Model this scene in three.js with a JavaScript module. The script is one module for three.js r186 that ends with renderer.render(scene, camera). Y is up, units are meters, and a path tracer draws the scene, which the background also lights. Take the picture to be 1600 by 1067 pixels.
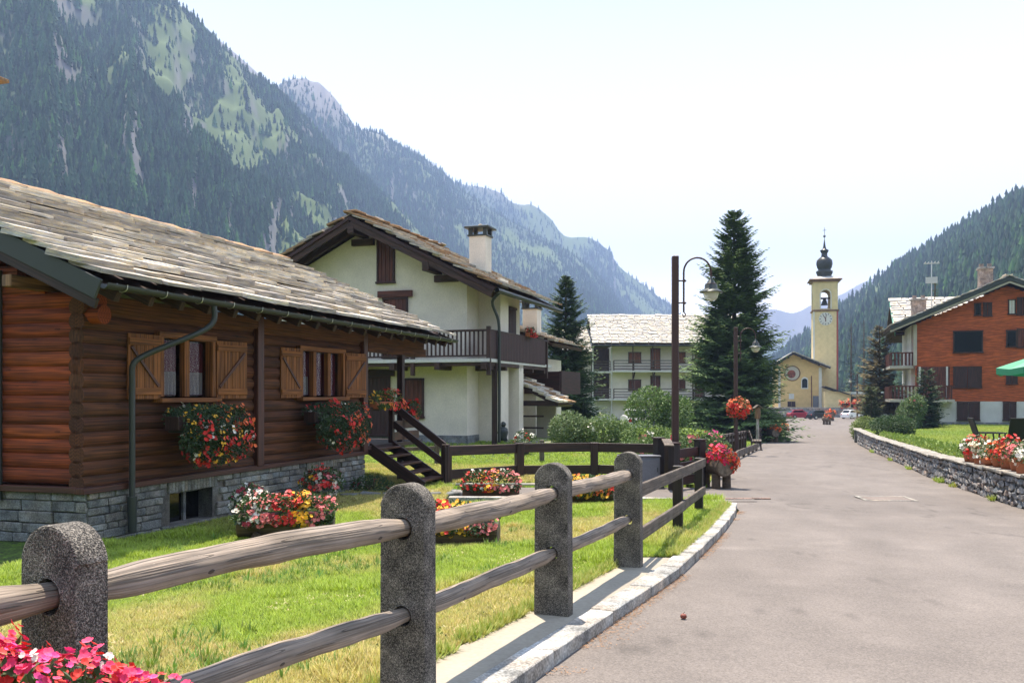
import * as THREE from 'three';
import { mergeGeometries } from 'three/addons/utils/BufferGeometryUtils.js';
import { ConvexGeometry } from 'three/addons/geometries/ConvexGeometry.js';
import { Brush, Evaluator, SUBTRACTION } from 'three-bvh-csg';

// ---------------------------------------------------------------- camera, sky, sun, exposure
const scene = new THREE.Scene();
const camera = new THREE.PerspectiveCamera(41.72, 1600 / 1067, 0.1, 30000);
camera.position.set(0, 1.6, 0);
camera.lookAt(0, 1.6, -10);
camera.setViewOffset(1600, 1067, 0, -82.5, 1600, 1067);   // lens shifted up: verticals stay upright
const renderer = new THREE.WebGLRenderer();
renderer.toneMapping = THREE.LinearToneMapping;
renderer.toneMappingExposure = 2.42;
renderer.shadowMap.enabled = true;
const SUN = new THREE.Vector3(-0.03, 0.9, -0.435).normalize();   // high, ahead and a little to the left
{
  const W = 512, H = 256, data = new Float32Array(W * H * 4);
  const hor = [2.2, 2.04, 1.9], low = [0.95, 0.98, 1.03], mid = [0.455, 0.525, 0.64], zen = [0.29, 0.38, 0.55];
  for (let j = 0; j < H; j++) {
    const e = ((j + 0.5) / H - 0.5) * Math.PI;
    const s = Math.max(0, Math.sin(e));
    for (let i = 0; i < W; i++) {
      const o = (j * W + i) * 4;
      for (let c = 0; c < 3; c++) {
        let v = s < 0.14 ? hor[c] + (low[c] - hor[c]) * s / 0.14 : s < 0.42 ? low[c] + (mid[c] - low[c]) * (s - 0.14) / 0.28 : mid[c] + (zen[c] - mid[c]) * (s - 0.42) / 0.58;
        if (e < 0) v = hor[c] * 0.45;
        data[o + c] = v;
      }
      data[o + 3] = 1;
    }
  }
  const t = new THREE.DataTexture(data, W, H, THREE.RGBAFormat, THREE.FloatType);
  t.mapping = THREE.EquirectangularReflectionMapping; t.magFilter = THREE.LinearFilter; t.minFilter = THREE.LinearFilter; t.needsUpdate = true;
  scene.background = t; scene.environment = t;
}
const sun = new THREE.DirectionalLight(0xfff2e0, 5);
sun.position.copy(SUN).multiplyScalar(200); sun.castShadow = true; sun.shadow.radius = 1.6;
sun.shadow.mapSize.set(4096, 4096);
Object.assign(sun.shadow.camera, { left: -90, right: 90, top: 120, bottom: -120, near: 1, far: 600 });
scene.add(sun); sun.target.position.set(8, 0, -40); scene.add(sun.target);
scene.fog = new THREE.FogExp2(0xb0ccff, 0.00035);

// ---------------------------------------------------------------- helpers
function rng(a) { return () => { a |= 0; a = a + 0x6D2B79F5 | 0; let t = Math.imul(a ^ a >>> 15, 1 | a); t = t + Math.imul(t ^ t >>> 7, 61 | t) ^ t; return ((t ^ t >>> 14) >>> 0) / 4294967296; }; }
const R = rng(7);
const rr = (a, b, r = R) => a + (b - a) * r();
const lerp = (a, b, t) => a + (b - a) * t;
const sst = (a, b, x) => { const t = Math.min(1, Math.max(0, (x - a) / (b - a))); return t * t * (3 - 2 * t); };
function pw(pts, x) {                                   // piecewise linear
  if (x <= pts[0][0]) { const [a, b] = pts; return a[1] + (x - a[0]) * (b[1] - a[1]) / (b[0] - a[0]); }
  for (let i = 1; i < pts.length; i++) if (x <= pts[i][0]) { const a = pts[i - 1], b = pts[i]; return a[1] + (b[1] - a[1]) * (x - a[0]) / (b[0] - a[0]); }
  const a = pts[pts.length - 2], b = pts[pts.length - 1]; return b[1] + (x - b[0]) * (b[1] - a[1]) / (b[0] - a[0]);
}
const hash = (x, y, s) => { let h = Math.imul(x | 0, 374761393) + Math.imul(y | 0, 668265263) + Math.imul(s | 0, 974634541); h = Math.imul(h ^ h >>> 13, 1274126177); return ((h ^ h >>> 16) >>> 0) / 4294967296; };
function vn(x, y, s = 0, per = 0, per2 = per) {                     // value noise, tileable with period per
  const xi = Math.floor(x), yi = Math.floor(y); let fx = x - xi, fy = y - yi;
  fx = fx * fx * (3 - 2 * fx); fy = fy * fy * (3 - 2 * fy);
  const w = per ? v => ((v % per) + per) % per : v => v, w2 = per2 ? v => ((v % per2) + per2) % per2 : v => v;
  const a = hash(w(xi), w2(yi), s), b = hash(w(xi + 1), w2(yi), s), c = hash(w(xi), w2(yi + 1), s), d = hash(w(xi + 1), w2(yi + 1), s);
  return a + (b - a) * fx + (c - a) * fy + (a - b - c + d) * fx * fy;
}
function fbm(x, y, o = 4, s = 0, per = 0) { let v = 0, a = 0.5, t = 0; for (let i = 0; i < o; i++) { v += a * vn(x, y, s + i * 17, per); t += a; x *= 2; y *= 2; per *= 2; a *= 0.5; } return v / t; }
const V3 = (x, y, z) => new THREE.Vector3(x, y, z);

// -- names, things, parts
const names = {};
function numbered(n) { const k = names[n] = (names[n] ?? -1) + 1; return k ? n + '_' + String(k).padStart(3, '0') : n; }
function thing(name, label, category, pos = [0, 0, 0], turn = 0, group) {
  const o = new THREE.Group(); o.name = numbered(name); o.position.set(pos[0], pos[1], pos[2]); o.rotation.y = turn;
  o.userData = { label, category }; if (group) o.userData.group = group;
  scene.add(o); return o;
}
function part(parent, name, g, m, kind) {
  const o = new THREE.Mesh(Array.isArray(g) ? join(g) : g, m); o.name = name; o.castShadow = o.receiveShadow = true;
  if (kind) o.userData.kind = kind; parent.add(o); return o;
}
function struct(name, g, m) { const o = part(scene, numbered(name), g, m); o.userData.kind = 'structure'; return o; }

// -- geometry; uv in metres, grain along the longest side
function clean(g) {
  if (g.index) g = g.toNonIndexed();
  for (const k of Object.keys(g.attributes)) if (!['position', 'normal', 'uv'].includes(k)) g.deleteAttribute(k);
  if (!g.attributes.normal) g.computeVertexNormals();
  if (!g.attributes.uv) g.setAttribute('uv', new THREE.BufferAttribute(new Float32Array(g.attributes.position.count * 2), 2));
  g.morphAttributes = {}; g.clearGroups(); return g;
}
function join(list) { return list.length === 1 ? list[0] : mergeGeometries(list.map(clean)); }
function met(g, r = R) {
  g = clean(g); g.computeBoundingBox(); const sz = g.boundingBox.getSize(V3()).toArray(), L = sz.indexOf(Math.max(...sz));
  const p = g.attributes.position, uv = new Float32Array(p.count * 2), ou = r() * 7, ov = r() * 7;
  const a = V3(), b = V3(), c = V3();
  for (let i = 0; i < p.count; i += 3) {
    a.fromBufferAttribute(p, i); b.fromBufferAttribute(p, i + 1).sub(a); c.fromBufferAttribute(p, i + 2).sub(a); b.cross(c);
    const n = [Math.abs(b.x), Math.abs(b.y), Math.abs(b.z)], k = n.indexOf(Math.max(...n));
    let q = [0, 1, 2].filter(t => t !== k); if (q[1] === L) q.reverse();
    for (let j = 0; j < 3; j++) { const e = [p.getX(i + j), p.getY(i + j), p.getZ(i + j)]; uv[(i + j) * 2] = e[q[0]] + ou; uv[(i + j) * 2 + 1] = e[q[1]] + ov; }
  }
  g.setAttribute('uv', new THREE.BufferAttribute(uv, 2)); return g;
}
const _m = new THREE.Matrix4(), _q = new THREE.Quaternion(), _e = new THREE.Euler();
function at(g, x = 0, y = 0, z = 0, rx = 0, ry = 0, rz = 0) { _q.setFromEuler(_e.set(rx, ry, rz)); return g.applyMatrix4(_m.compose(V3(x, y, z), _q, V3(1, 1, 1))); }
const bx = (w, h, d, x, y, z, rx, ry, rz) => at(met(new THREE.BoxGeometry(w, h, d)), x, y, z, rx, ry, rz);
function cb(w, h, d, c = 0.01, j = 0, r = R) {          // chamfered, slightly irregular block
  const pts = [];
  for (const sx of [-1, 1]) for (const sy of [-1, 1]) for (const sz of [-1, 1]) {
    const ox = j * (r() - 0.5), oy = j * (r() - 0.5), oz = j * (r() - 0.5), X = sx * w / 2 + ox, Y = sy * h / 2 + oy, Z = sz * d / 2 + oz;
    pts.push(V3(X, Y - sy * c, Z - sz * c), V3(X - sx * c, Y, Z - sz * c), V3(X - sx * c, Y - sy * c, Z));
  }
  return met(new ConvexGeometry(pts), r);
}
const cbx = (w, h, d, x, y, z, c = 0.008, rx, ry, rz) => at(cb(w, h, d, c), x, y, z, rx, ry, rz);
const cy = (r1, r2, h, seg, x, y, z, rx, ry, rz) => at(clean(new THREE.CylinderGeometry(r1, r2, h, seg)), x, y, z, rx, ry, rz);
function bar(a, b, w, h, c = 0.006) {                    // beam between two points
  const A = V3(...a), B = V3(...b), L = A.distanceTo(B), g = c ? cb(L, h, w, c) : met(new THREE.BoxGeometry(L, h, w));
  const X = B.clone().sub(A).normalize(), Z = Math.abs(X.y) > 0.99 ? V3(0, 0, 1) : V3().crossVectors(X, V3(0, 1, 0)).normalize(), Y = V3().crossVectors(Z, X);
  return g.applyMatrix4(_m.makeBasis(X, Y, Z).setPosition(A.add(B).multiplyScalar(0.5)));
}
const tube = (pts, r, seg = 8, n = 24) => clean(new THREE.TubeGeometry(new THREE.CatmullRomCurve3(pts.map(p => V3(...p))), n, r, seg, false));
function ext(shapePts, depth, bevel = 0) {
  const s = new THREE.Shape(shapePts.map(p => new THREE.Vector2(p[0], p[1])));
  return met(new THREE.ExtrudeGeometry(s, { depth, bevelEnabled: bevel > 0, bevelSize: bevel, bevelThickness: bevel, bevelSegments: 2, steps: 1 }));
}
function lathe(pts, seg = 20) { return clean(new THREE.LatheGeometry(pts.map(p => new THREE.Vector2(p[0], p[1])), seg)); }
class Soup {                                            // loose triangles with a colour each: leaves, petals, needles
  constructor() { this.p = []; this.c = []; }
  tri(a, b, c, k) { this.p.push(a.x, a.y, a.z, b.x, b.y, b.z, c.x, c.y, c.z); for (let i = 0; i < 3; i++) this.c.push(k[0], k[1], k[2]); }
  leaf(p, dir, side, len, wid, k, fold = 0.15) {
    const up = V3().crossVectors(dir, side), m = p.clone().addScaledVector(dir, len * 0.45), t = p.clone().addScaledVector(dir, len);
    const l = m.clone().addScaledVector(side, wid / 2).addScaledVector(up, fold * wid), q = m.clone().addScaledVector(side, -wid / 2).addScaledVector(up, fold * wid);
    this.tri(p, l, t, k); this.tri(p, t, q, k);
  }
  bloom(p, n, s, k, petals = 5) {
    const a = Math.abs(n.y) < 0.9 ? V3(0, 1, 0) : V3(1, 0, 0), u = V3().crossVectors(n, a).normalize(), v = V3().crossVectors(n, u);
    for (let i = 0; i < petals; i++) {
      const t = (i + R() * 0.3) / petals * 6.283, d = u.clone().multiplyScalar(Math.cos(t)).addScaledVector(v, Math.sin(t)).addScaledVector(n, 0.35), sd = u.clone().multiplyScalar(-Math.sin(t)).addScaledVector(v, Math.cos(t));
      const f = 0.85 + 0.3 * R();
      const L = s * 0.55, w = s * 0.27, kk = [k[0] * f, k[1] * f, k[2] * f], at_ = (a_, b_, c_) => p.clone().addScaledVector(d, L * a_).addScaledVector(sd, w * b_).addScaledVector(n, L * c_);
      const A = at_(0.55, 1, 0.05), B = at_(0.95, 0.6, -0.02), C = at_(0.95, -0.6, -0.02), E = at_(0.55, -1, 0.05); this.tri(p, A, B, kk); this.tri(p, B, C, kk); this.tri(p, C, E, kk);
    }
  }
  geo() {
    const g = new THREE.BufferGeometry(); g.setAttribute('position', new THREE.Float32BufferAttribute(this.p, 3)); g.setAttribute('color', new THREE.Float32BufferAttribute(this.c, 3));
    g.computeVertexNormals(); return g;
  }
}
const rdir = (r = R) => { const z = 2 * r() - 1, t = 6.283 * r(), s = Math.sqrt(1 - z * z); return V3(s * Math.cos(t), z, s * Math.sin(t)); };

// -- textures
function tex(n, size, fn, srgb = true) {
  const d = new Uint8Array(n * n * 4);
  for (let j = 0; j < n; j++) for (let i = 0; i < n; i++) { const v = fn(i / n, j / n), o = (j * n + i) * 4; for (let c = 0; c < 3; c++) d[o + c] = Math.max(0, Math.min(255, (v.length ? v[c] : v) * 255)); d[o + 3] = 255; }
  const t = new THREE.DataTexture(d, n, n); t.wrapS = t.wrapT = THREE.RepeatWrapping; t.magFilter = THREE.LinearFilter; t.minFilter = THREE.LinearMipmapLinearFilter; t.generateMipmaps = true;
  if (srgb) t.colorSpace = THREE.SRGBColorSpace; t.repeat.set(1 / size[0], 1 / size[1]); t.needsUpdate = true; return t;
}
const woodF = (u, v) => { const w = fbm(u * 4, v * 4, 3, 3, 4), s = vn(u * 3, v * 96, 9, 3, 96), k = vn(u * 6, v * 12, 31, 6, 12) > 0.9 ? 0.2 : 0; return 0.62 + 0.26 * (vn(u * 4, v * 48, 6, 4, 48) - 0.5) + 0.3 * (s - 0.5) + 0.25 * (w - 0.5) - k * vn(u * 24, v * 48, 8, 24, 48); };
const woodT = tex(512, [1.6, 0.8], (u, v) => { const a = woodF(u, v); return [a * 1.15, a * 1.1, a * 1.05]; });
const woodB = tex(512, [1.6, 0.8], woodF, false);
const weathF = (u, v) => { const s = vn(u * 3, v * 40, 21, 3, 40), q = vn(u * 5, v * 90, 22, 5, 90), w = fbm(u * 5, v * 5, 4, 23, 5), cr = Math.abs(vn(u * 2, v * 22, 27, 2, 22) - 0.5) < 0.012 + 0.012 * w ? 0.22 : 0, kn = Math.hypot(u - 0.37, (v - 0.42) * 0.6) < 0.018 || Math.hypot(u - 0.81, (v - 0.78) * 0.6) < 0.014 ? 0.3 : 0; return 0.74 + 0.2 * (s - 0.5) + 0.25 * (q - 0.5) + 0.35 * (w - 0.5) - cr - kn; };
const weathT = tex(512, [1.1, 0.5], (u, v) => { const a = weathF(u, v), b = fbm(u * 3, v * 3, 3, 29, 3); return [a, a * (0.95 + 0.04 * b), a * (0.86 + 0.12 * b)]; });
const weathB = tex(512, [1.1, 0.5], weathF, false);
const stoneF = (u, v) => 0.66 + 0.5 * (fbm(u * 6, v * 6, 5, 41, 6) - 0.5) + 0.28 * (vn(u * 90, v * 90, 43, 90) - 0.5);
const stoneT = tex(512, [1, 1], (u, v) => { const a = stoneF(u, v), b = fbm(u * 4, v * 4, 3, 47, 4) - 0.5; return [a * (1 + 0.12 * b), a, a * (1 - 0.12 * b)]; });
const stoneB = tex(512, [1, 1], stoneF, false);
const granF = (u, v) => { const a = vn(u * 110, v * 110, 51, 110), b = vn(u * 200, v * 200, 52, 200), l = fbm(u * 4, v * 4, 3, 53, 4); return 0.5 + (a > 0.68 ? 0.22 : a < 0.3 ? -0.2 : 0) + 0.3 * (b - 0.5) + 0.4 * (l - 0.5); };
const granT = tex(512, [0.4, 0.4], (u, v) => { const a = granF(u, v); return [a, a * 0.985, a * 0.95]; });
const granB = tex(512, [0.4, 0.4], granF, false);
const asphF = (u, v) => 0.68 + 0.16 * (vn(u * 400, v * 400, 61, 400) - 0.5) + 0.12 * (vn(u * 200, v * 200, 62, 200) - 0.5) + 0.12 * (fbm(u * 5, v * 5, 5, 63, 5) - 0.5);
const asphT = tex(1024, [2.3, 2.3], (u, v) => { const a = asphF(u, v); return [a * 1.03, a * 0.985, a * 0.95]; });
const asphB = tex(1024, [2.3, 2.3], asphF, false);
const plasF = (u, v) => 0.88 + 0.1 * (fbm(u * 5, v * 5, 5, 71, 5) - 0.5) + 0.07 * (vn(u * 120, v * 120, 72, 120) - 0.5);
const plasT = tex(512, [2.4, 2.4], (u, v) => { const a = plasF(u, v); return [a, a * 0.995, a * 0.98]; });
const plasB = tex(512, [2.4, 2.4], plasF, false);
const slatF = (u, v) => 0.84 + 0.42 * (fbm(u * 5, v * 5, 5, 81, 5) - 0.5) + 0.2 * (vn(u * 60, v * 60, 82, 60) - 0.5);
const slatT = tex(512, [1.1, 1.1], (u, v) => { const a = slatF(u, v), l = fbm(u * 6, v * 6, 4, 87, 6), b = l > 0.58 ? 1 : 0; return [a * (1 + 0.08 * b), a * (0.985 + 0.03 * b), a * (0.97 - 0.08 * b)]; });
const slatB = tex(512, [1.1, 1.1], slatF, false);
const turfT = tex(1024, [4, 4], (u, v) => { const a = fbm(u * 4, v * 4, 5, 91, 4), b = vn(u * 200, v * 200, 92, 200), c = fbm(u * 40, v * 40, 2, 93, 40), y = sst(0.48, 0.66, a); const l = 0.55 + 0.5 * (b - 0.5) + 0.4 * (c - 0.5); return [l * lerp(0.62, 0.86, y), l * lerp(0.8, 0.82, y), l * lerp(0.22, 0.36, y)]; });

// -- materials
function mat(c, o = {}) { const m = new THREE.MeshStandardMaterial({ roughness: 0.85, ...o }); if (Array.isArray(c)) m.color.setRGB(...c); else m.color.set(c); return m; }
const wood = (c, o = {}) => mat(c, { map: woodT, bumpMap: woodB, bumpScale: 0.004, roughness: 0.6, ...o });
const M = {
  asphalt: mat([0.325, 0.31, 0.302], { vertexColors: true, map: asphT, bumpMap: asphB, bumpScale: 0.006, roughness: 0.92 }),
  patch: mat([0.36, 0.325, 0.305], { map: asphT, bumpMap: asphB, bumpScale: 0.004, roughness: 0.9 }),
  turf: mat([0.52, 0.56, 0.2], { map: turfT, roughness: 1 }),
  concrete: mat([0.43, 0.385, 0.315], { map: plasT, bumpMap: plasB, bumpScale: 0.004 }),
  kerb: mat([0.95, 0.895, 0.81], { map: stoneT, bumpMap: granB, bumpScale: 0.008 }),
  granite: mat([0.66, 0.61, 0.56], { map: granT, bumpMap: granB, bumpScale: 0.012, roughness: 0.9 }),
  rail: mat([0.44, 0.385, 0.355], { map: weathT, bumpMap: weathB, bumpScale: 0.012, roughness: 0.85 }),
  greyBoard: mat([0.20, 0.17, 0.15], { map: weathT, bumpMap: weathB, bumpScale: 0.006, roughness: 0.8 }),
  dark: wood([0.060, 0.026, 0.021], { roughness: 0.55 }),
  darker: wood([0.022, 0.013, 0.012]),
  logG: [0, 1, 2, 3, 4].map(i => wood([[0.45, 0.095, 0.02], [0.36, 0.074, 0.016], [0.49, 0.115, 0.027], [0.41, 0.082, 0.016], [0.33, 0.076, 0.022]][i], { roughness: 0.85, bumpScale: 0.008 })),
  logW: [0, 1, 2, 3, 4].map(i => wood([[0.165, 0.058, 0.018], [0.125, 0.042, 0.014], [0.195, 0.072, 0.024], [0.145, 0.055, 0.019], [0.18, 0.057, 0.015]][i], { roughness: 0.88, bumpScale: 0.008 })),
  postW: wood([0.13, 0.042, 0.024], { roughness: 0.5 }),
  shutter: wood([0.38, 0.15, 0.04], { roughness: 0.8 }),
  maroon: wood([0.19, 0.052, 0.034], { roughness: 0.6 }),
  maroonD: wood([0.075, 0.024, 0.022], { roughness: 0.6 }),
  beam: wood([0.085, 0.038, 0.026], { roughness: 0.65 }),
  tan: wood([0.35, 0.2, 0.1]),
  stone: [0, 1, 2, 3].map(i => mat([[0.50, 0.49, 0.45], [0.42, 0.42, 0.40], [0.56, 0.54, 0.49], [0.47, 0.44, 0.40]][i], { map: stoneT, bumpMap: stoneB, bumpScale: 0.012, roughness: 0.9 })),
  mortar: mat([0.30, 0.28, 0.25], { map: stoneT, bumpMap: stoneB, bumpScale: 0.006 }),
  rubble: [0, 1, 2, 3, 4].map(i => mat([[0.62, 0.59, 0.57], [0.46, 0.44, 0.44], [0.78, 0.72, 0.66], [0.62, 0.49, 0.42], [0.50, 0.52, 0.54]][i], { map: stoneT, bumpMap: stoneB, bumpScale: 0.014, roughness: 0.85 })),
  coping: mat([0.62, 0.57, 0.49], { map: stoneT, bumpMap: stoneB, bumpScale: 0.008 }),
  slate: [0, 1, 2, 3].map(i => mat([[0.76, 0.73, 0.69], [0.46, 0.43, 0.41], [0.90, 0.85, 0.78], [0.58, 0.53, 0.47]][i], { map: slatT, bumpMap: slatB, bumpScale: 0.014, roughness: 0.5 })),
  slateFar: mat([0.60, 0.60, 0.61], { map: slatT, bumpMap: slatB, bumpScale: 0.03, roughness: 0.7 }),
  ridge: mat([0.40, 0.26, 0.15], { map: slatT, bumpMap: slatB, bumpScale: 0.012 }),
  plaster: mat([0.99, 0.90, 0.80], { map: plasT, bumpMap: plasB, bumpScale: 0.004 }),
  plinth: mat([0.50, 0.50, 0.50], { map: stoneT, bumpMap: stoneB, bumpScale: 0.004 }),
  metal: mat([0.05, 0.058, 0.055], { roughness: 0.45, metalness: 0.4 }),
  metalG: mat([0.036, 0.042, 0.038], { roughness: 0.5 }),
  clip: mat([0.6, 0.6, 0.6], { roughness: 0.3, metalness: 0.9 }),
  glass: new THREE.MeshPhysicalMaterial({ color: 0x0b0d10, roughness: 0.06, metalness: 0, ior: 1.5 }),
  glassClear: new THREE.MeshPhysicalMaterial({ color: 0xdfe6e4, roughness: 0.03, transmission: 1, thickness: 0, ior: 1.35, specularIntensity: 0.6 }),
  bowl: new THREE.MeshPhysicalMaterial({ color: 0xf4f2ea, roughness: 0.35, transmission: 0.5, thickness: 0 }),
  curtain: mat([0.13, 0.016, 0.028], { roughness: 1 }), lace: mat([0.24, 0.19, 0.2], { roughness: 1 }),
  black: mat([0.012, 0.012, 0.012], { roughness: 0.7 }),
  lamp: mat([0.075, 0.03, 0.026], { roughness: 0.5, map: plasT }),
  brickPale: mat([0.46, 0.30, 0.24], { map: stoneT }),
  terracotta: mat([0.52, 0.17, 0.07], { map: plasT, roughness: 0.85 }),
  bark: mat([0.21, 0.155, 0.115], { map: weathT, bumpMap: weathB, bumpScale: 0.02 }),
  endgrain: mat([0.42, 0.32, 0.22], { map: stoneT }),
  soil: mat([0.04, 0.028, 0.02]),
  yellow: mat([0.86, 0.60, 0.27], { map: plasT, bumpMap: plasB, bumpScale: 0.004 }),
  yellowP: mat([0.90, 0.72, 0.40], { map: plasT }),
  redWood: wood([0.84, 0.19, 0.05], { roughness: 0.7 }),
  beige: mat([0.60, 0.55, 0.47], { map: plasT }),
  white: mat([0.82, 0.81, 0.78], { map: plasT }),
  copper: mat([0.045, 0.05, 0.052], { roughness: 0.4, metalness: 0.3, map: slatT }),
  grey: mat([0.20, 0.21, 0.25], { roughness: 0.55, map: plasT }),
  leaf: new THREE.MeshPhysicalMaterial({ vertexColors: true, roughness: 0.75, transmission: 0.32, thickness: 0, side: THREE.DoubleSide }),
  petal: new THREE.MeshPhysicalMaterial({ vertexColors: true, roughness: 0.8, transmission: 0.25, thickness: 0, side: THREE.DoubleSide }),
  needle: new THREE.MeshStandardMaterial({ vertexColors: true, roughness: 0.85, side: THREE.DoubleSide }),
};
const RED = [0.72, 0.03, 0.02], PINK = [0.82, 0.22, 0.22], HOT = [0.80, 0.035, 0.14], WHITE = [0.82, 0.78, 0.70], YEL = [0.85, 0.46, 0.02], ORG = [0.85, 0.16, 0.03], WINE = [0.28, 0.015, 0.03], MAG = [0.76, 0.05, 0.26];
// ---------------------------------------------------------------- lie of the land (d = metres ahead of the camera)
const roadPts = [[-60, 1.54], [80, -2.06], [110, -2.38], [150, -2.5], [200, -2.55], [7000, -2.6]];
const roadY = d => pw(roadPts, d);
const kerbPts = [[-60, -28], [0, -2.3], [2.94, -0.94], [5.4, 0.1], [9.2, 1.77], [12, 2.79], [15.4, 3.92], [21, 4.75], [27, 6.3], [34, 8.5], [44.5, 11.9], [59, 16.5], [85, 25.3], [120, 37], [150, 46], [175, 46], [7000, 47]];
const kerbX = d => pw(kerbPts, d);
const wallPts = [[-60, 5.5], [8, 7.4], [11.5, 7.95], [15.4, 8.85], [19.8, 10.0], [24, 11.15], [29.5, 12.95], [38.6, 15.8], [54, 20.8], [80, 31.5], [120, 45.5], [150, 62], [175, 70], [7000, 71]];
const wallX = d => pw(wallPts, d);
const leftPts = [[-60, 0.8], [0, -0.02], [5, -0.16], [9, -0.32], [12, -0.43], [20, -0.47], [25, -0.52], [29, -0.36], [33, -0.16], [45, -0.3], [60, -0.7], [93, -1.66], [170, -2.4], [7000, -2.5]];
const rightPts = [[-60, 1.9], [10, 0.30], [15, 0.14], [20, 0.02], [30, -0.2], [45, -0.5], [60, -0.66], [69, -0.74], [90, -1.4], [150, -2.3], [7000, -2.5]];
const lawnEdge = d => kerbX(d) - (d < 9.72 ? 0.66 : d < 21 ? 0.2 : 0.12);
function leftY(x, d) {
  const t = sst(0, 4.5, lawnEdge(d) - x), bump = 0.03 * (fbm(x * 0.8, d * 0.8, 3, 5) - 0.5);
  let y = lerp(roadY(d) + (d < 21 ? 0.085 : 0.05), pw(leftPts, d), t) + bump;
  if (d > 16.86 && d < 20.3 && x > -1.2) y = roadY(d) - 0.06;         // the drive
  return y;
}
function rightY(x, d) { const w = x - wallX(d); return (d < 56 ? pw(rightPts, d) : lerp(roadY(d) + 0.05, pw(rightPts, d), sst(0, 6, w))) + 0.05 * (fbm(x * 0.5, d * 0.5, 3, 6) - 0.5); }
function gridGeo(rows, uvFn) {
  const n = rows[0].length, P = [], U = [], I = [];
  rows.forEach((r, j) => r.forEach((p, i) => { P.push(p[0], p[1], p[2]); U.push(...(uvFn ? uvFn(p) : [p[0], p[2]])); if (j && i) { const a = (j - 1) * n + i - 1, b = a + 1, c = a + n, e = c + 1; I.push(a, b, c, b, e, c); } }));
  const g = new THREE.BufferGeometry(); g.setAttribute('position', new THREE.Float32BufferAttribute(P, 3)); g.setAttribute('uv', new THREE.Float32BufferAttribute(U, 2)); g.setIndex(I); g.computeVertexNormals(); return g;
}
{
  const ds = [-60, -30, -12, -5]; for (let d = -2; d < 30; d += 0.5) ds.push(d); ds.push(16.85, 16.87, 20.29, 20.31);
  for (let d = 30; d < 110; d += 1.6) ds.push(d); for (let d = 110; d < 3700; d *= 1.25) ds.push(d); ds.sort((a, b) => a - b);
  const off = [0, 0.02, 0.3, 0.7, 1.2, 1.8, 2.6, 3.6, 5, 7, 9.5, 13, 18, 26, 40, 70, 130, 300, 900, 2600].reverse();
  const rows = ds.map(d => {
    const xl = lawnEdge(d), xr = wallX(d) + (d < 55 ? 0.2 : 0), r = [];
    for (const o of off) r.push([xl - o, o === 0 ? roadY(d) - 0.08 : leftY(xl - o, d), -d]);
    r.push([xl + 0.05, roadY(d) - 0.08, -d], [xr - 0.05, roadY(d) - 0.08, -d]);
    for (const o of [...off].reverse()) r.push([xr + o, o === 0 ? roadY(d) - 0.08 : rightY(xr + o, d), -d]);
    return r;
  });
  struct('ground', gridGeo(rows), M.turf);
  // road, with the drive branching off to the left and the square in front of the church
  const rd = []; for (let d = -30; d < 200; d += d < 2 ? 1 : d < 40 ? 0.2 : d < 70 ? 0.6 : 4) { const a = kerbX(d), b = wallX(d), r = []; for (let i = 0; i <= 60; i++) { const x = lerp(a - (d > 20.8 ? 0.14 : 0.01), b + 0.05, i / 60); r.push([x, roadY(d) + 0.012 * (fbm(x * 0.4, d * 0.4, 2, 12) - 0.5), -d]); } rd.push(r); }
  const wear = g => { const p = g.attributes.position, c = []; for (let k = 0; k < p.count; k++) { const x = p.getX(k), d = -p.getZ(k), u = x - 0.36 * d, st = fbm(u * 1.7, d * 0.12, 4, 111), pa = fbm(x * 0.35, d * 0.3, 4, 112), sp = fbm(x * 2.1, d * 2.1, 3, 113), cr = Math.abs(fbm(x * 0.45 + 3, d * 0.22, 4, 117) - 0.5) < 0.005 ? 0.72 : 1, seam = Math.abs(d - 11.3 - 0.25 * Math.sin(x * 1.7)) < 0.1 && x < 4.4 ? 1.13 : 1, rep = x > 5.2 && x < 8.6 && d > 14.4 && d < 19.2 ? 0.93 : 1; const v = (0.98 + 0.22 * (st - 0.5) + 0.24 * (pa - 0.5) + 0.14 * (sp - 0.5)) * cr * seam * rep; c.push(v, v * (0.985 + 0.03 * pa), v * (0.97 + 0.05 * pa)); } g.setAttribute('color', new THREE.Float32BufferAttribute(c, 3)); return g; };
  struct('road', wear(gridGeo(rd)), M.asphalt);
  const dv = []; for (let d = 16.95; d < 20.9; d += 0.3) { const r = []; for (let i = 0; i <= 10; i++) { const x = lerp(-1.1, kerbX(d) + 0.5, i / 10); r.push([x, roadY(d) + (i < 9 ? 0.012 : 0.008 ), -d]); } dv.push(r); }
  struct('driveway', wear(gridGeo(dv)), M.asphalt);
  const st = []; for (let d = -3; d <= 9.71; d += 0.3) { const k = kerbX(d), y = roadY(d) + 0.098; st.push([[k - 0.68, y - 0.16, -d], [k - 0.66, y, -d], [k - 0.4, y + 0.004, -d], [k - 0.2, y, -d], [k - 0.195, y - 0.1, -d]]); }
  const e = st[st.length - 1]; st.push(e.map(p => [p[0], p[1] - 0.2, p[2]]));
  struct('concrete_strip', gridGeo(st), M.concrete);
  // kerb: one stone after another, round the corner into the drive
  const kerb = new THREE.Group(); kerb.name = 'kerb'; kerb.userData.kind = 'structure'; scene.add(kerb);
  const path = []; for (let d = -3; d < 15.3; d += 0.2) path.push([kerbX(d) - 0.1, d]);
  path.push([3.85, 15.45], [3.86, 15.75], [3.72, 16.1], [3.4, 16.45], [2.9, 16.68], [2.2, 16.8], [1.2, 16.88], [0, 16.92], [-1.2, 16.95]);
  let acc = [path[0]], len = 0, want = 0.95;
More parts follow.
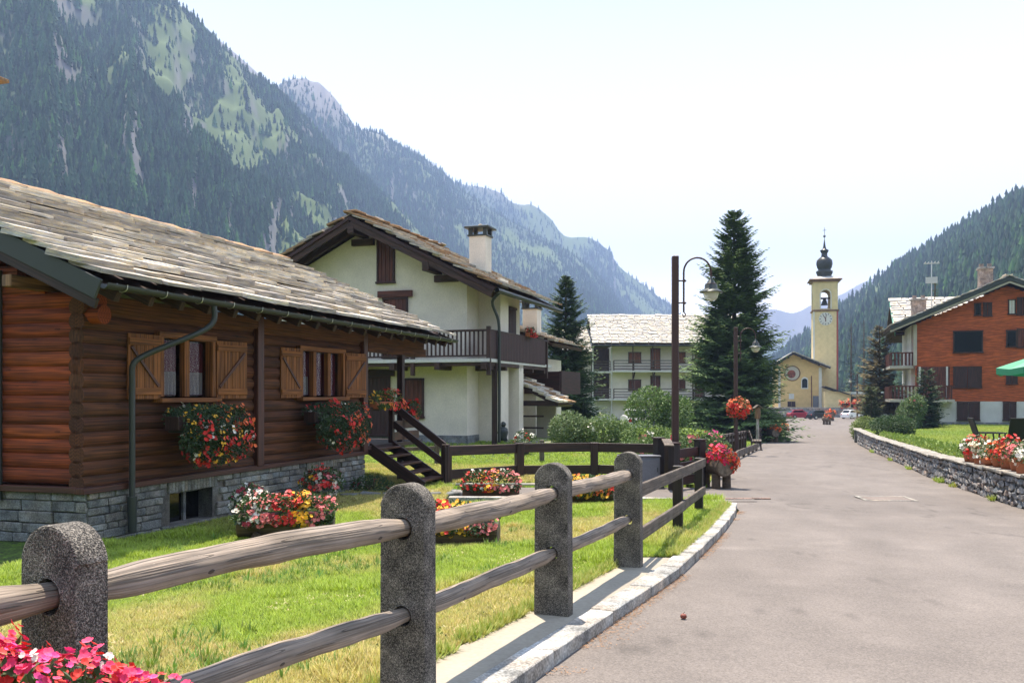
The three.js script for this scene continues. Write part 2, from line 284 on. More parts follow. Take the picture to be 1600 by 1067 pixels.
  for (let i = 1; i < path.length; i++) {
    len += Math.hypot(path[i][0] - path[i - 1][0], path[i][1] - path[i - 1][1]); acc.push(path[i]);
    if (len >= want) {
      const a = acc[0], b = acc[acc.length - 1], L = Math.hypot(b[0] - a[0], b[1] - a[1]), mx = (a[0] + b[0]) / 2, md = (a[1] + b[1]) / 2;
      const o = part(kerb, 'kerb_stone', cb(0.2, 0.24, L - 0.008, 0.007, 0.012), M.kerb); o.position.set(mx, roadY(md) - 0.018, -md); o.rotation.set(Math.atan2(roadY(b[1]) - roadY(a[1]), L), Math.atan2(-(b[0] - a[0]), b[1] - a[1]), 0, 'YXZ');
      acc = [path[i]]; len = 0; want = (i > 88 ? 0.35 : rr(0.75, 1.2));
    }
  }
  for (let k = 0; k < 6; k++) { const o = part(kerb, 'kerb_stone', cb(0.78, 0.12, 0.14, 0.015, 0.02), M.coping); o.position.set(2.6 - k * 0.82, roadY(20.5) + 0.03, -20.5); }
}
// small things let into or lying on the road
{
  const t = thing('manhole_cover', 'flat rectangular metal cover set in the asphalt road', 'manhole cover', [7.35, roadY(17.6) + 0.004, -17.6], -0.1);
  part(t, 'frame', [bx(1.0, 0.012, 0.07, 0, 0.004, 0.36), bx(1.0, 0.012, 0.07, 0, 0.004, -0.36), bx(0.07, 0.012, 0.65, 0.465, 0.004, 0), bx(0.07, 0.012, 0.65, -0.465, 0.004, 0)], M.coping);
  part(t, 'plate', bx(0.84, 0.01, 0.64, 0, 0.003, 0), M.patch);
  const b = thing('drain_strip', 'row of reddish bricks across the mouth of the drive', 'drain', [4.0, roadY(17.5), -17.5], 0.05);
  for (let i = 0; i < 12; i++) part(b, 'brick', at(cb(0.17, 0.04, 0.12, 0.006, 0.006), -1.0 + i * 0.18, 0.004, 0), M.brickPale);
  const r = 0.026, g = new THREE.SphereGeometry(r, 14, 10); const p = g.attributes.position; for (let i = 0; i < p.count; i++) { const y = p.getY(i), x = p.getX(i), z = p.getZ(i), f = 1 - 0.25 * Math.max(0, (y / r) ** 8) + 0.06 * Math.sin(3 * Math.atan2(z, x)); p.setXYZ(i, x * f, y * f * 0.92, z * f); } g.computeVertexNormals();
  const a = thing('fallen_fruit', 'small reddish round fruit lying on the asphalt', 'fruit', [1.36, roadY(7.1) + 0.027, -7.1]);
  part(a, 'flesh', g, mat([0.20, 0.05, 0.03], { roughness: 0.6 })); part(a, 'stalk', tube([[0, 0.019, 0], [0.004, 0.028, 0.002], [0.012, 0.036, 0.002]], 0.002, 5, 6), M.dark);
  // dry needles and grit gathered along the kerb foot
  const s = new Soup(); for (let i = 0; i < 5200; i++) { const d = rr(3.2, 15.2), q = Math.pow(R(), 2.2), x = kerbX(d) + 0.005 + q * (d < 7 ? 0.3 : 0.12), k = rr(0.5, 1.1), t = R() * 6.28; if (fbm(d * 1.5, 3, 2, 77) < 0.36) continue; s.leaf(V3(x, roadY(d) + 0.006 + 0.008 * R(), -d), V3(Math.cos(t), 0.1 * R(), Math.sin(t)), V3(-Math.sin(t), 0.3, Math.cos(t)), rr(0.012, 0.04), 0.006, [0.36 * k, 0.20 * k, 0.10 * k]); }
  const o = part(scene, 'needle_litter', s.geo(), M.needle, 'stuff'); Object.assign(o.userData, { label: 'dry orange needle litter along the kerb foot', category: 'litter' });
}
// ---------------------------------------------------------------- mountains
const P = (px, py, d) => [(px - 800) / 1400 * d, 1.6 + (616 - py) / 1400 * d, -d];   // surveyed bearing, elevation and distance
const treeG = (() => { const L = []; const r = rng(5); for (let k = 0; k < 4; k++) { const c = new THREE.ConeGeometry(0.2 - k * 0.042, 0.42 - k * 0.05, 7, 1, true); const p = c.attributes.position; for (let i = 0; i < p.count; i++) if (p.getY(i) < 0) { const f = 0.75 + 0.5 * r(); p.setXYZ(i, p.getX(i) * f, p.getY(i) - 0.06 * r(), p.getZ(i) * f); } L.push(at(clean(c), 0, 0.22 + k * 0.2, 0)); } const g = join(L); g.computeVertexNormals(); return g; })();
const forestM = new THREE.MeshStandardMaterial({ color: 0xffffff, roughness: 1, side: THREE.DoubleSide });
function ridge(name, crest, o) {
  const C = new THREE.CatmullRomCurve3(crest.map(c => o.world ? V3(c[0], c[1], c[2]) : V3(...P(c[0], c[1], c[2]))), false, 'centripetal'), F = new THREE.CatmullRomCurve3(crest.map(c => { if (o.world) return V3(c[0] * 0.3, -3, c[2] * 0.34); const p = P(c[3] ?? c[0], 616, c[4] ?? o.foot); p[1] = o.footY ?? -4; return V3(...p); }), false, 'centripetal');
  const A = o.nA, B = o.nB, rows = [], s = o.seed, S = o.scale;
  for (let j = -4; j <= B; j++) {
    const r = []; for (let i = 0; i <= A; i++) {
      const c = C.getPoint(i / A), f = F.getPoint(i / A), b = j / B;
      if (j < 0) { const away = V3(c.x - f.x, 0, c.z - f.z).multiplyScalar(-b * 3), w = c.clone().add(away); r.push([w.x, c.y * (1 + b * 5) , w.z]); continue; }
      const h = Math.pow(1 - b, o.pow ?? 1.12), x = lerp(c.x, f.x, b), z = lerp(c.z, f.z, b);
      const n1 = 1 - Math.abs(2 * fbm(x / S, z / S, 5, s) - 1), n2 = fbm(x / S * 3.1, z / S * 3.1, 4, s + 9), n3 = 1 - Math.abs(2 * fbm(i / A * o.ribs, b * 2.2, 3, s + 3) - 1);
      const env = Math.pow(Math.sin(Math.PI * Math.min(1, b * 0.96 + 0.04)), 0.6), H = c.y;
      const cr = j === 0 ? 0 : 1, ter = o.step ? o.step * H * Math.abs(((h * 7 + 3 * n2) % 1) - 0.5) : 0;
      let y = f.y + (H - f.y) * h + cr * env * H * (o.amp * (n1 - 0.6) + o.amp * 0.8 * (n3 - 0.6) + 0.06 * (n2 - 0.5)) + cr * ter * env;
      if (b < 0.1) y = Math.min(y, H * (1 - b * 0.5) + (j === 0 ? H * o.jag * (fbm(i / A * 60, 2, 3, s + 5) - 0.5) : 0));
      r.push([x, y, z]);
    } rows.push(r);
  }
  const g = gridGeo(rows), n = g.attributes.normal, p = g.attributes.position, col = [];
  const cover = new Float32Array(p.count);
  for (let k = 0; k < p.count; k++) {
    const x = p.getX(k), y = p.getY(k), z = p.getZ(k), ny = Math.abs(n.getY(k)), q = fbm(x / S * 5, z / S * 5 + y / S * 5, 4, s + 21), hf = y / o.top, w = fbm(x / S * 2, z / S * 2, 3, s + 31);
    const rock = sst(o.cliff ?? 0.5, (o.cliff ?? 0.5) - 0.18, ny + 0.3 * (q - 0.5)) * 0.9 + sst(o.treeline - 0.08, o.treeline + 0.12, hf + 0.4 * (w - 0.5)), wb = fbm(x / S * 0.8 + 4, z / S * 0.8 + y / S, 3, s + 51), gr = sst(0.46, 0.55, 0.45 * w + 0.55 * wb + 0.45 * (q - 0.5) - (o.grass ?? 0));
    const rk = Math.min(1, rock), a = [0.21, 0.195, 0.19], b = [0.075, 0.115, 0.032], c = [0.036, 0.066, 0.03], v = 0.75 + 0.6 * (q - 0.3);
    const green = [0, 1, 2].map(t => lerp(c[t], b[t], gr)); for (let t = 0; t < 3; t++) col.push(lerp(green[t], a[t] * v, rk));
    cover[k] = (1 - rk) * (1 - 0.93 * gr);
  }
  g.setAttribute('color', new THREE.Float32BufferAttribute(col, 3));
  const m = new THREE.MeshStandardMaterial({ vertexColors: true, roughness: 1 });
  struct(name, g, m);
  if (o.trees) {
    const r = rng(s * 31 + 1), W = A + 1, list = []; let tries = 0;
    while (list.length < o.trees && tries++ < o.trees * 12) {
      const i = Math.floor(r() * A), j = 4 + Math.floor(Math.pow(r(), o.bias ?? 0.8) * (B - 1)), k = j * W + i; if (r() > cover[k] + 0.015) continue;
      const u = r(), v = r(), L = q => lerp(lerp(p.getComponent(k, q), p.getComponent(k + 1, q), u), lerp(p.getComponent(k + W, q), p.getComponent(k + W + 1, q), u), v);
      list.push([L(0), L(1), L(2), (o.tall ?? 17) * (0.4 + 1.1 * r() * r()), r(), r()]);
    }
    const im = new THREE.InstancedMesh(treeG, forestM, list.length), c = new THREE.Color(); im.name = numbered('forest');
    list.forEach((t, i) => { im.setMatrixAt(i, _m.compose(V3(t[0], t[1] - 1, t[2]), _q.setFromEuler(_e.set(0, t[4] * 6.28, 0)), V3(t[3] * 1.1, t[3], t[3] * 1.1))); const f = 0.4 + 1.15 * t[5], yg = t[4] > 0.86 ? 1.7 : 1; im.setColorAt(i, c.setRGB(0.031 * f * yg, 0.07 * f * yg, 0.029 * f)); });
    im.castShadow = im.receiveShadow = true; im.userData = { kind: 'stuff', label: o.label, category: 'forest' }; scene.add(im);
  }
}
ridge('mountain_slope', [[-520, -420, 780, -520, 340], [-260, -330, 800, -260, 350], [0, -180, 850, 0, 360], [150, -75, 900, 150, 370], [272, 2, 950, 260, 380], [335, 66, 1000, 330, 390], [420, 134, 1080, 400, 410], [470, 184, 1150, 450, 430], [540, 250, 1250, 500, 450], [600, 306, 1300, 560, 470], [665, 372, 1330, 620, 490], [730, 445, 1350, 680, 520], [800, 540, 1350, 740, 550], [860, 606, 1350, 800, 590]],
  { nA: 280, nB: 170, amp: 0.15, grass: -0.03, ribs: 14, jag: 0.035, scale: 260, seed: 3, top: 420, treeline: 1.05, trees: 60000, tall: 10.5, step: 0.05, label: 'dark conifers covering the near left mountain slope' });
ridge('mountain_ridge', [[200, -40, 1482], [260, 0, 1521], [330, 52, 1560], [385, 98, 1599], [430, 136, 1638], [447, 126, 1653], [488, 124, 1677], [522, 152, 1716], [556, 198, 1755], [592, 209, 1794], [620, 228, 1833], [645, 235, 1872], [684, 264, 1911], [709, 288, 1950], [771, 331, 1989], [854, 376, 2028], [895, 399, 2067], [936, 432, 2106], [975, 485, 2106], [1010, 545, 2106], [1040, 606, 2106]],
  { foot: 950, nA: 260, nB: 90, amp: 0.13, ribs: 22, jag: 0.03, scale: 420, seed: 11, top: 560, treeline: 0.95, grass: 0.12, trees: 46000, tall: 12, label: 'hazy blue woods on the second ridge' });
ridge('mountain_ridge', [[640, 235, 2480], [700, 280, 2480], [722, 288, 2480], [771, 296, 2504], [808, 319, 2528], [829, 319, 2560], [858, 339, 2600], [883, 368, 2640], [924, 372, 2680], [953, 393, 2720], [965, 413, 2744], [990, 434, 2768], [1019, 455, 2800], [1052, 483, 2840], [1100, 530, 2880], [1150, 590, 2880]],
  { foot: 1750, nA: 200, nB: 60, amp: 0.12, ribs: 18, jag: 0.03, scale: 700, seed: 17, top: 600, treeline: 0.9, grass: 0.12, trees: 16000, tall: 16, label: 'pale blue woods on the farthest left ridge' });
ridge('mountain_slope', [[1130, 612, 1500, 1150, 700], [1190, 575, 1400, 1200, 600], [1228, 546, 1300, 1235, 500], [1262, 520, 1200, 1270, 420], [1312, 480, 1080, 1320, 350], [1380, 434, 980, 1380, 300], [1440, 400, 900, 1440, 260], [1500, 364, 840, 1500, 230], [1550, 335, 800, 1550, 210], [1600, 308, 770, 1600, 190], [1720, 235, 740, 1720, 170], [1900, 140, 720, 1900, 150]],
  { nA: 200, nB: 110, amp: 0.07, ribs: 8, jag: 0.01, scale: 220, seed: 23, top: 260, treeline: 3, trees: 34000, tall: 12.5, bias: 0.9, label: 'dense spruce forest on the right hand slope' });
ridge('far_mountain', [[1000, 560, 3700], [1090, 512, 3700], [1180, 490, 3700], [1207, 483, 3700], [1240, 489, 3700], [1270, 476, 3700], [1310, 462, 3700], [1350, 441, 3700], [1380, 431, 3700], [1450, 424, 3700], [1560, 420, 3700], [1700, 440, 3700]],
  { foot: 3000, nA: 120, nB: 40, amp: 0.12, ribs: 12, jag: 0.02, scale: 1500, seed: 29, top: 650, treeline: 0.3 });
// unseen valley side added behind the viewpoint to darken pane reflections and sky fill
ridge('mountain_slope', [[-1500, 420, 300], [-1000, 400, 620], [-500, 330, 860], [0, 300, 950], [500, 330, 860], [1000, 360, 620], [1350, 330, 300]], { world: true, nA: 90, nB: 50, amp: 0.12, ribs: 10, jag: 0.02, scale: 300, seed: 37, top: 420, treeline: 3, trees: 6000, tall: 20, label: 'forest on the unseen slope added behind the viewpoint' });
// ---------------------------------------------------------------- fence of granite posts and round rails
const FP = [[-2.62, 0.6], [-1.47, 2.94], [-0.548, 4.72], [0.318, 6.85], [1.175, 9.04]];
{
  const f = thing('post_and_rail_fence', 'granite post fence with round weathered rails along the kerb', 'fence');
  const ev = new Evaluator(); ev.useGroups = false;
  const dirs = FP.map((p, i) => { const a = FP[Math.max(0, i - 1)], b = FP[Math.min(4, i + 1)]; return Math.atan2(-(b[0] - a[0]), b[1] - a[1]); });
  const base = p => roadY(p[1]) + 0.095;
  FP.forEach((p, i) => {
    if (!i) return;
    const w = 0.13, s = new THREE.Shape(); s.moveTo(-w, -0.1); s.lineTo(w, -0.1); s.lineTo(w, 1.03); s.absarc(0, 1.02, w, 0.05, Math.PI - 0.05); s.lineTo(-w, 1.03); s.closePath();
    const g = new THREE.ExtrudeGeometry(s, { depth: 0.1, bevelEnabled: true, bevelSize: 0.011, bevelThickness: 0.011, bevelSegments: 2, curveSegments: 14, steps: 1 }); g.translate(0, 0, -0.05); g.clearGroups();
    let b = new Brush(g); b.updateMatrixWorld();
    for (const [h, r] of [[0.93, 0.06], [0.475, 0.054]]) { const c = new Brush(new THREE.CylinderGeometry(r, r, 0.5, 18)); c.rotation.x = Math.PI / 2; c.position.y = h; c.updateMatrixWorld(); b = ev.evaluate(b, c, SUBTRACTION); }
    const m = part(f, 'post', met(b.geometry.clone()), M.granite); m.position.set(p[0], base(p), -p[1]); m.rotation.y = dirs[i];
  });
  const railGeo = (a, b, r, sag, seed) => {
    const n = 60, k = 16, pos = [], uv = [], ix = [], A = V3(...a), B = V3(...b), D = B.clone().sub(A), L = D.length(), X = D.clone().normalize(), Z = V3().crossVectors(X, V3(0, 1, 0)).normalize(), Y = V3().crossVectors(Z, X);
    for (let i = 0; i <= n; i++) {
      const t = i / n, e = Math.min(t, 1 - t) * L, tap = 0.72 + 0.28 * sst(0.02, 0.3, e), c = A.clone().addScaledVector(D, t).addScaledVector(Y, sag * Math.sin(Math.PI * t) + 0.016 * (fbm(t * L * 1.3, seed, 2, 3) - 0.5)).addScaledVector(Z, 0.03 * (fbm(t * L * 0.9, seed + 9, 2, 4) - 0.5));
      for (let j = 0; j <= k; j++) {
        const q = (j % k) / k * 6.2832, lump = 1 + 0.22 * (fbm(t * L * 2.2 + seed, Math.cos(q) * 1.1 + 3, 3, 7 + Math.round(seed)) - 0.5) + 0.2 * (fbm(t * L * 5, Math.sin(q) * 1.4 + seed, 2, 9) - 0.5) + 0.05 * (vn(t * L * 1.0, Math.cos(q) * 6 + Math.sin(q) * 5, 15) - 0.5);
        const rad = r * tap * lump; const v = c.clone().addScaledVector(Y, Math.sin(q) * rad).addScaledVector(Z, Math.cos(q) * rad); pos.push(v.x, v.y, v.z); uv.push(t * L + seed, j / k * 0.42);
        if (i && j) { const o = (i - 1) * (k + 1) + j - 1; ix.push(o, o + 1, o + k + 1, o + 1, o + k + 2, o + k + 1); }
      }
    }
    const g = new THREE.BufferGeometry(); g.setAttribute('position', new THREE.Float32BufferAttribute(pos, 3)); g.setAttribute('uv', new THREE.Float32BufferAttribute(uv, 2)); g.setIndex(ix); g.computeVertexNormals(); return g;
  };
  for (let i = 0; i < 4; i++) for (const [h, r, sd] of [[0.93, 0.062, 1], [0.475, 0.055, 5]]) {
    const a = FP[i], b = FP[i + 1], e = 0.03, dx = (b[0] - a[0]) * e / 2, dd = (b[1] - a[1]) * e / 2;
    part(f, 'rail', railGeo([a[0] - dx * 0.2, base(a) + h, -a[1] + dd * 0.2], [b[0] + dx * 0.2, base(b) + h, -b[1] - dd * 0.2], r, (i === 1 ? 0.02 : -0.012) * (h > 0.6 ? 1 : 0.6), sd + i * 3.7), M.rail);
  }
}
// ---------------------------------------------------------------- timber fences
function boardFence(name, label, path, hs, { post = [0.11, 0.95], mp = M.darker, mb = M.dark, bw = 0.14, bt = 0.035, gy = (x, d) => leftY(x, d), side = 0, every = 0, first = 0, cap = false }) {
  const f = thing(name, label, 'fence'), pts = [];
  if (every) { for (let i = 1; i < path.length; i++) { const a = path[i - 1], b = path[i], n = Math.max(1, Math.round(Math.hypot(b[0] - a[0], b[1] - a[1]) / every)); for (let k = i === 1 ? 0 : 1; k <= n; k++) pts.push([lerp(a[0], b[0], k / n), lerp(a[1], b[1], k / n)]); } } else pts.push(...path);
  pts.forEach((p, i) => {
    const n = pts[Math.min(pts.length - 1, i + 1)], q = pts[Math.max(0, i - 1)], an = Math.atan2(n[1] - q[1], n[0] - q[0]);
    if (i >= first) { const m = part(f, 'post', at(cb(post[0], post[1] + 0.25, post[0], 0.008), 0, (post[1] - 0.25) / 2, 0), mp); m.position.set(p[0], gy(p[0], p[1]), -p[1]); m.rotation.y = an; if (cap) part(m, 'cap', cbx(post[0] + 0.03, 0.025, post[0] + 0.03, 0, post[1] + 0.0135, 0, 0.006), mb); }
    if (i) { const a = pts[i - 1], nx = (p[1] - a[1]), nd = -(p[0] - a[0]), l = Math.hypot(nx, nd), ox = nx / l * side, od = nd / l * side; for (const h of hs) part(f, 'board', bar([a[0] + ox, gy(a[0], a[1]) + h, -(a[1] + od)], [p[0] + ox, gy(p[0], p[1]) + h + rr(-0.01, 0.01), -(p[1] + od)], bt, bw), mb); }
  });
  return f;
}
boardFence('board_fence', 'grey brown board fence on dark posts continuing from the last granite post', [[1.21, 9.12], [2.28, 12.3], [3.07, 14.7]], [0.78, 0.33], { post: [0.13, 0.86], mb: M.greyBoard, bw: 0.135, bt: 0.04, side: 0.09, first: 1, gy: (x, d) => roadY(d) + 0.08 });
boardFence('rail_fence', 'dark brown two rail garden fence from the stair foot to the drive', [[-1.52, 20.75], [0.18, 22.0], [2.05, 22.3], [3.78, 21.6]], [0.78, 0.24], { post: [0.19, 0.9], mp: M.dark, bw: 0.22, bt: 0.06, gy: () => -0.5 });
boardFence('weathered_fence', 'low weathered grey rail fence crossing the lawn before the white house', [[-4.6, 25.2], [-2.2, 26.2], [0.9, 27], [3.6, 27.2], [5.2, 26]], [0.5], { post: [0.13, 0.66], mp: M.greyBoard, mb: M.greyBoard, bw: 0.1, bt: 0.06 });
boardFence('roadside_fence', 'long brown timber fence along the left road edge behind the bench', [[4.5, 21.2], [5.85, 26.8], [8.05, 34], [11.2, 43]], [0.86, 0.62], { post: [0.13, 0.92], mb: M.greyBoard, mp: M.dark, bw: 0.1, bt: 0.05, every: 1.35, gy: (x, d) => roadY(d) + 0.04 });
boardFence('low_barrier', 'low grey plank barrier on the road side of the timber fence', [[5.9, 24.9], [6.45, 26.8], [8.6, 34], [11.75, 43]], [0.2], { post: [0.1, 0.25], mb: M.greyBoard, mp: M.greyBoard, bw: 0.26, bt: 0.07, every: 2.7, gy: (x, d) => roadY(d) + 0.02 });
boardFence('verge_fence', 'dark wooden rail fence along the road below the big spruce', [[13.1, 48], [16.2, 58], [19.8, 68.5], [24.4, 83]], [0.75, 0.35], { post: [0.14, 0.9], bw: 0.16, every: 3.4, gy: (x, d) => roadY(d) + 0.04 });
{
  const g = thing('timber_gate', 'dark timber gate posts with slanted capping board at the drive', 'gate', [3.55, roadY(19.6), -19.6], 0.55);
  for (const [x, z, h] of [[0, 0, 1.02], [1.0, -0.25, 1.06], [0.16, -0.7, 1.1]]) { const p = part(g, 'post', cbx(0.19, h + 0.1, 0.19, x, h / 2 - 0.05, z, 0.01), M.darker); part(p, 'cap', cbx(0.23, 0.03, 0.23, x, h + 0.0165, z, 0.006), M.dark); }
  for (const h of [0.2, 0.5, 0.8]) part(g, 'board', bar([0.1, h, 0.0], [0.9, h + 0.02, -0.22], 0.05, 0.2), M.dark);
  part(g, 'capping_board', bar([-0.35, 1.0, 0.25], [0.25, 1.09, -0.55], 0.2, 0.035), M.greyBoard);
  const c = thing('grey_cabinet', 'blue grey metal cabinet standing behind the last granite post', 'cabinet', [2.85, roadY(20.1) + 0.02, -20.1], 0.05);
  part(c, 'body', cbx(0.9, 0.7, 0.32, 0, 0.35, 0, 0.015), M.grey); part(c, 'door', cbx(0.82, 0.6, 0.02, 0, 0.35, 0.171, 0.006), M.grey); part(c, 'lid', cbx(0.94, 0.035, 0.36, 0, 0.718, 0, 0.008), M.grey); part(c, 'handle', cbx(0.02, 0.1, 0.03, 0.38, 0.42, 0.19, 0.004), M.metal);
}
// ---------------------------------------------------------------- plants
const G1 = [0.06, 0.125, 0.022], G2 = [0.11, 0.19, 0.035], G3 = [0.035, 0.075, 0.018];
const mixC = (a, b, t) => [0, 1, 2].map(i => a[i] + (b[i] - a[i]) * t);
function foliage(s, n, shape, size, ca, cb_, r) {
  for (let i = 0; i < n; i++) { const [p, nn] = shape(r); const d = nn.clone().multiplyScalar(0.8).add(rdir(r)).normalize(), sd = V3().crossVectors(d, rdir(r)).normalize(); s.leaf(p, d, sd, size * rr(0.7, 1.4, r), size * rr(0.4, 0.65, r), mixC(ca, cb_, r()), 0.2); }
}
const blob = (cx, cy_, cz, rx, ry, rz, lo = 0.55) => r => { const d = rdir(r), q = Math.pow(lerp(lo * lo * lo, 1, r()), 1 / 3) * (0.85 + 0.3 * fbm(d.x * 2 + 5, d.y * 2 + d.z * 2 + 5, 2, Math.round(cx * 10))); return [V3(cx + d.x * rx * q, cy_ + d.y * ry * q, cz + d.z * rz * q), V3(d.x / rx, d.y / ry, d.z / rz).normalize()]; };
const many = list => r => list[Math.floor(r() * list.length)](r);
const draped = (L, h, dz, drop) => r => { const x = (r() - 0.5) * L, t = r(), e = Math.sqrt(Math.max(0, 1 - (2 * x / L) ** 6)); return t < 0.5 ? [V3(x, h * e * Math.sqrt(r()) , (r() - 0.5) * dz), V3(0, 0.9, 0.3)] : [V3(x, -r() * drop * e * (0.6 + 0.4 * vn(x * 5, 3, 4)), dz * (0.4 + 0.25 * r())), V3(0, 0.2, 1)]; };
// blooms: [colour, how many, size, where]
function planting(parent, shape, leaves, size, blooms, seed, ca = G3, cb_ = G1, lift = 0.02) {
  const r = rng(seed), s = new Soup(); foliage(s, leaves, shape, size, ca, cb_, r); part(parent, 'foliage', s.geo(), M.leaf, 'stuff');
  for (const [col, n, sz, where, nm] of blooms) {
    const b = new Soup(); let k = 0, t = 0;
    while (k < n && t++ < n * 30) { const [p, q] = shape(r); if (where && !where(p)) continue; const dd = q.clone().add(V3(0, 0.3, 0.25)).addScaledVector(rdir(r), 0.5).normalize(); p.addScaledVector(q, lift); const c = rr(3, 6, r) | 0; for (let i = 0; i < c && k < n; i++, k++) b.bloom(p.clone().addScaledVector(rdir(r), sz * 0.9), dd.clone().addScaledVector(rdir(r), 0.4).normalize(), sz * rr(0.8, 1.25, r), col); }
    part(parent, nm ?? 'blossoms', b.geo(), M.petal, 'stuff');
  }
}
function logTrough(name, label, pos, turn, L, rad, shape, leaves, blooms, seed, feet = true) {
  const t = thing(name, label, 'planter', pos, turn, 'log planters'), y = feet ? rad * 1.15 : rad * 0.92;
  const g = new THREE.CylinderGeometry(rad, rad * 0.96, L, 22, 10); const p = g.attributes.position; for (let i = 0; i < p.count; i++) { const a = Math.atan2(p.getZ(i), p.getX(i)), f = 1 + 0.12 * (fbm(a * 2 + 7, p.getY(i) * 3 + seed, 3, 19) - 0.5); p.setX(i, p.getX(i) * f); p.setZ(i, Math.max(p.getZ(i) * f, -rad) ); if (p.getX(i) < -rad * 0.62) p.setX(i, -rad * 0.62); } g.computeVertexNormals();
  const u = g.attributes.uv; for (let i = 0; i < u.count; i++) u.setXY(i, u.getY(i) * L, u.getX(i) * rad * 6);
  part(t, 'log', at(clean(g), 0, y, 0, 0, 0, -Math.PI / 2), M.bark);
  for (const s of [-1, 1]) part(t, 'cut_end', cy(rad * 0.9, rad * 0.9, 0.006, 20, s * (L / 2 + 0.004), y - 0.01, 0, 0, 0, Math.PI / 2), M.endgrain);
  if (feet) for (const s of [-1, 1]) part(t, 'foot', cy(0.06, 0.065, rad * 2.1, 12, s * L * 0.3, 0.06, 0, Math.PI / 2), M.bark);
  part(t, 'soil', bx(L * 0.9, 0.03, rad * 1.3, 0, y + rad * 0.62, 0), M.soil);
  const w = new THREE.Group(); planting({ add: o => { o.position.y = y + rad * 0.6; t.add(o); } }, shape, leaves, 0.07, blooms, seed);
  return t;
}
const LY = (x, d) => leftY(x, d);
const xIn = (a, b) => p => p.x > a && p.x < b;
const pl = (x, d) => [x, LY(x, d) - 0.01, -d];
logTrough('log_planter', 'log trough with pink red and yellow flowers nearest the log house', pl(-3.2, 12.7), 0.12, 1.32, 0.2, draped(1.36, 0.26, 0.4, 0.16), 1500, [[WHITE, 90, 0.045, xIn(-0.7, -0.3)], [PINK, 170, 0.045, xIn(-0.55, 0.05)], [RED, 150, 0.06, xIn(-0.15, 0.2)], [YEL, 170, 0.055, xIn(0.08, 0.36)], [PINK, 170, 0.045, xIn(0.28, 0.7)], [WINE, 60, 0.05, xIn(-0.7, 0)]], 101, true);
logTrough('log_planter', 'log trough half hidden by the second granite post with red flowers', pl(-0.95, 11.9), -0.1, 1.55, 0.2, draped(1.5, 0.24, 0.4, 0.14), 1300, [[RED, 170, 0.06, xIn(-0.6, 0.15)], [YEL, 140, 0.06, xIn(-0.2, 0.42)], [PINK, 150, 0.045, xIn(0.3, 0.75)]], 102, false);
logTrough('log_planter', 'log trough of red and pale pink flowers before the garden fence', pl(-0.42, 17.6), 0.05, 1.1, 0.19, draped(1.12, 0.28, 0.42, 0.1), 1300, [[RED, 110, 0.055, xIn(-0.56, 0.05)], [YEL, 70, 0.055, xIn(-0.2, 0.15)], [PINK, 190, 0.05, xIn(-0.02, 0.56)], [WHITE, 70, 0.045]], 103, true);
logTrough('log_planter', 'log trough of yellow and red flowers behind the third granite post', pl(1.45, 17.6 - 0.9), 0.0, 0.85, 0.19, draped(0.85, 0.2, 0.4, 0.22), 900, [[YEL, 120, 0.055], [RED, 60, 0.055], [ORG, 50, 0.055]], 104, false);
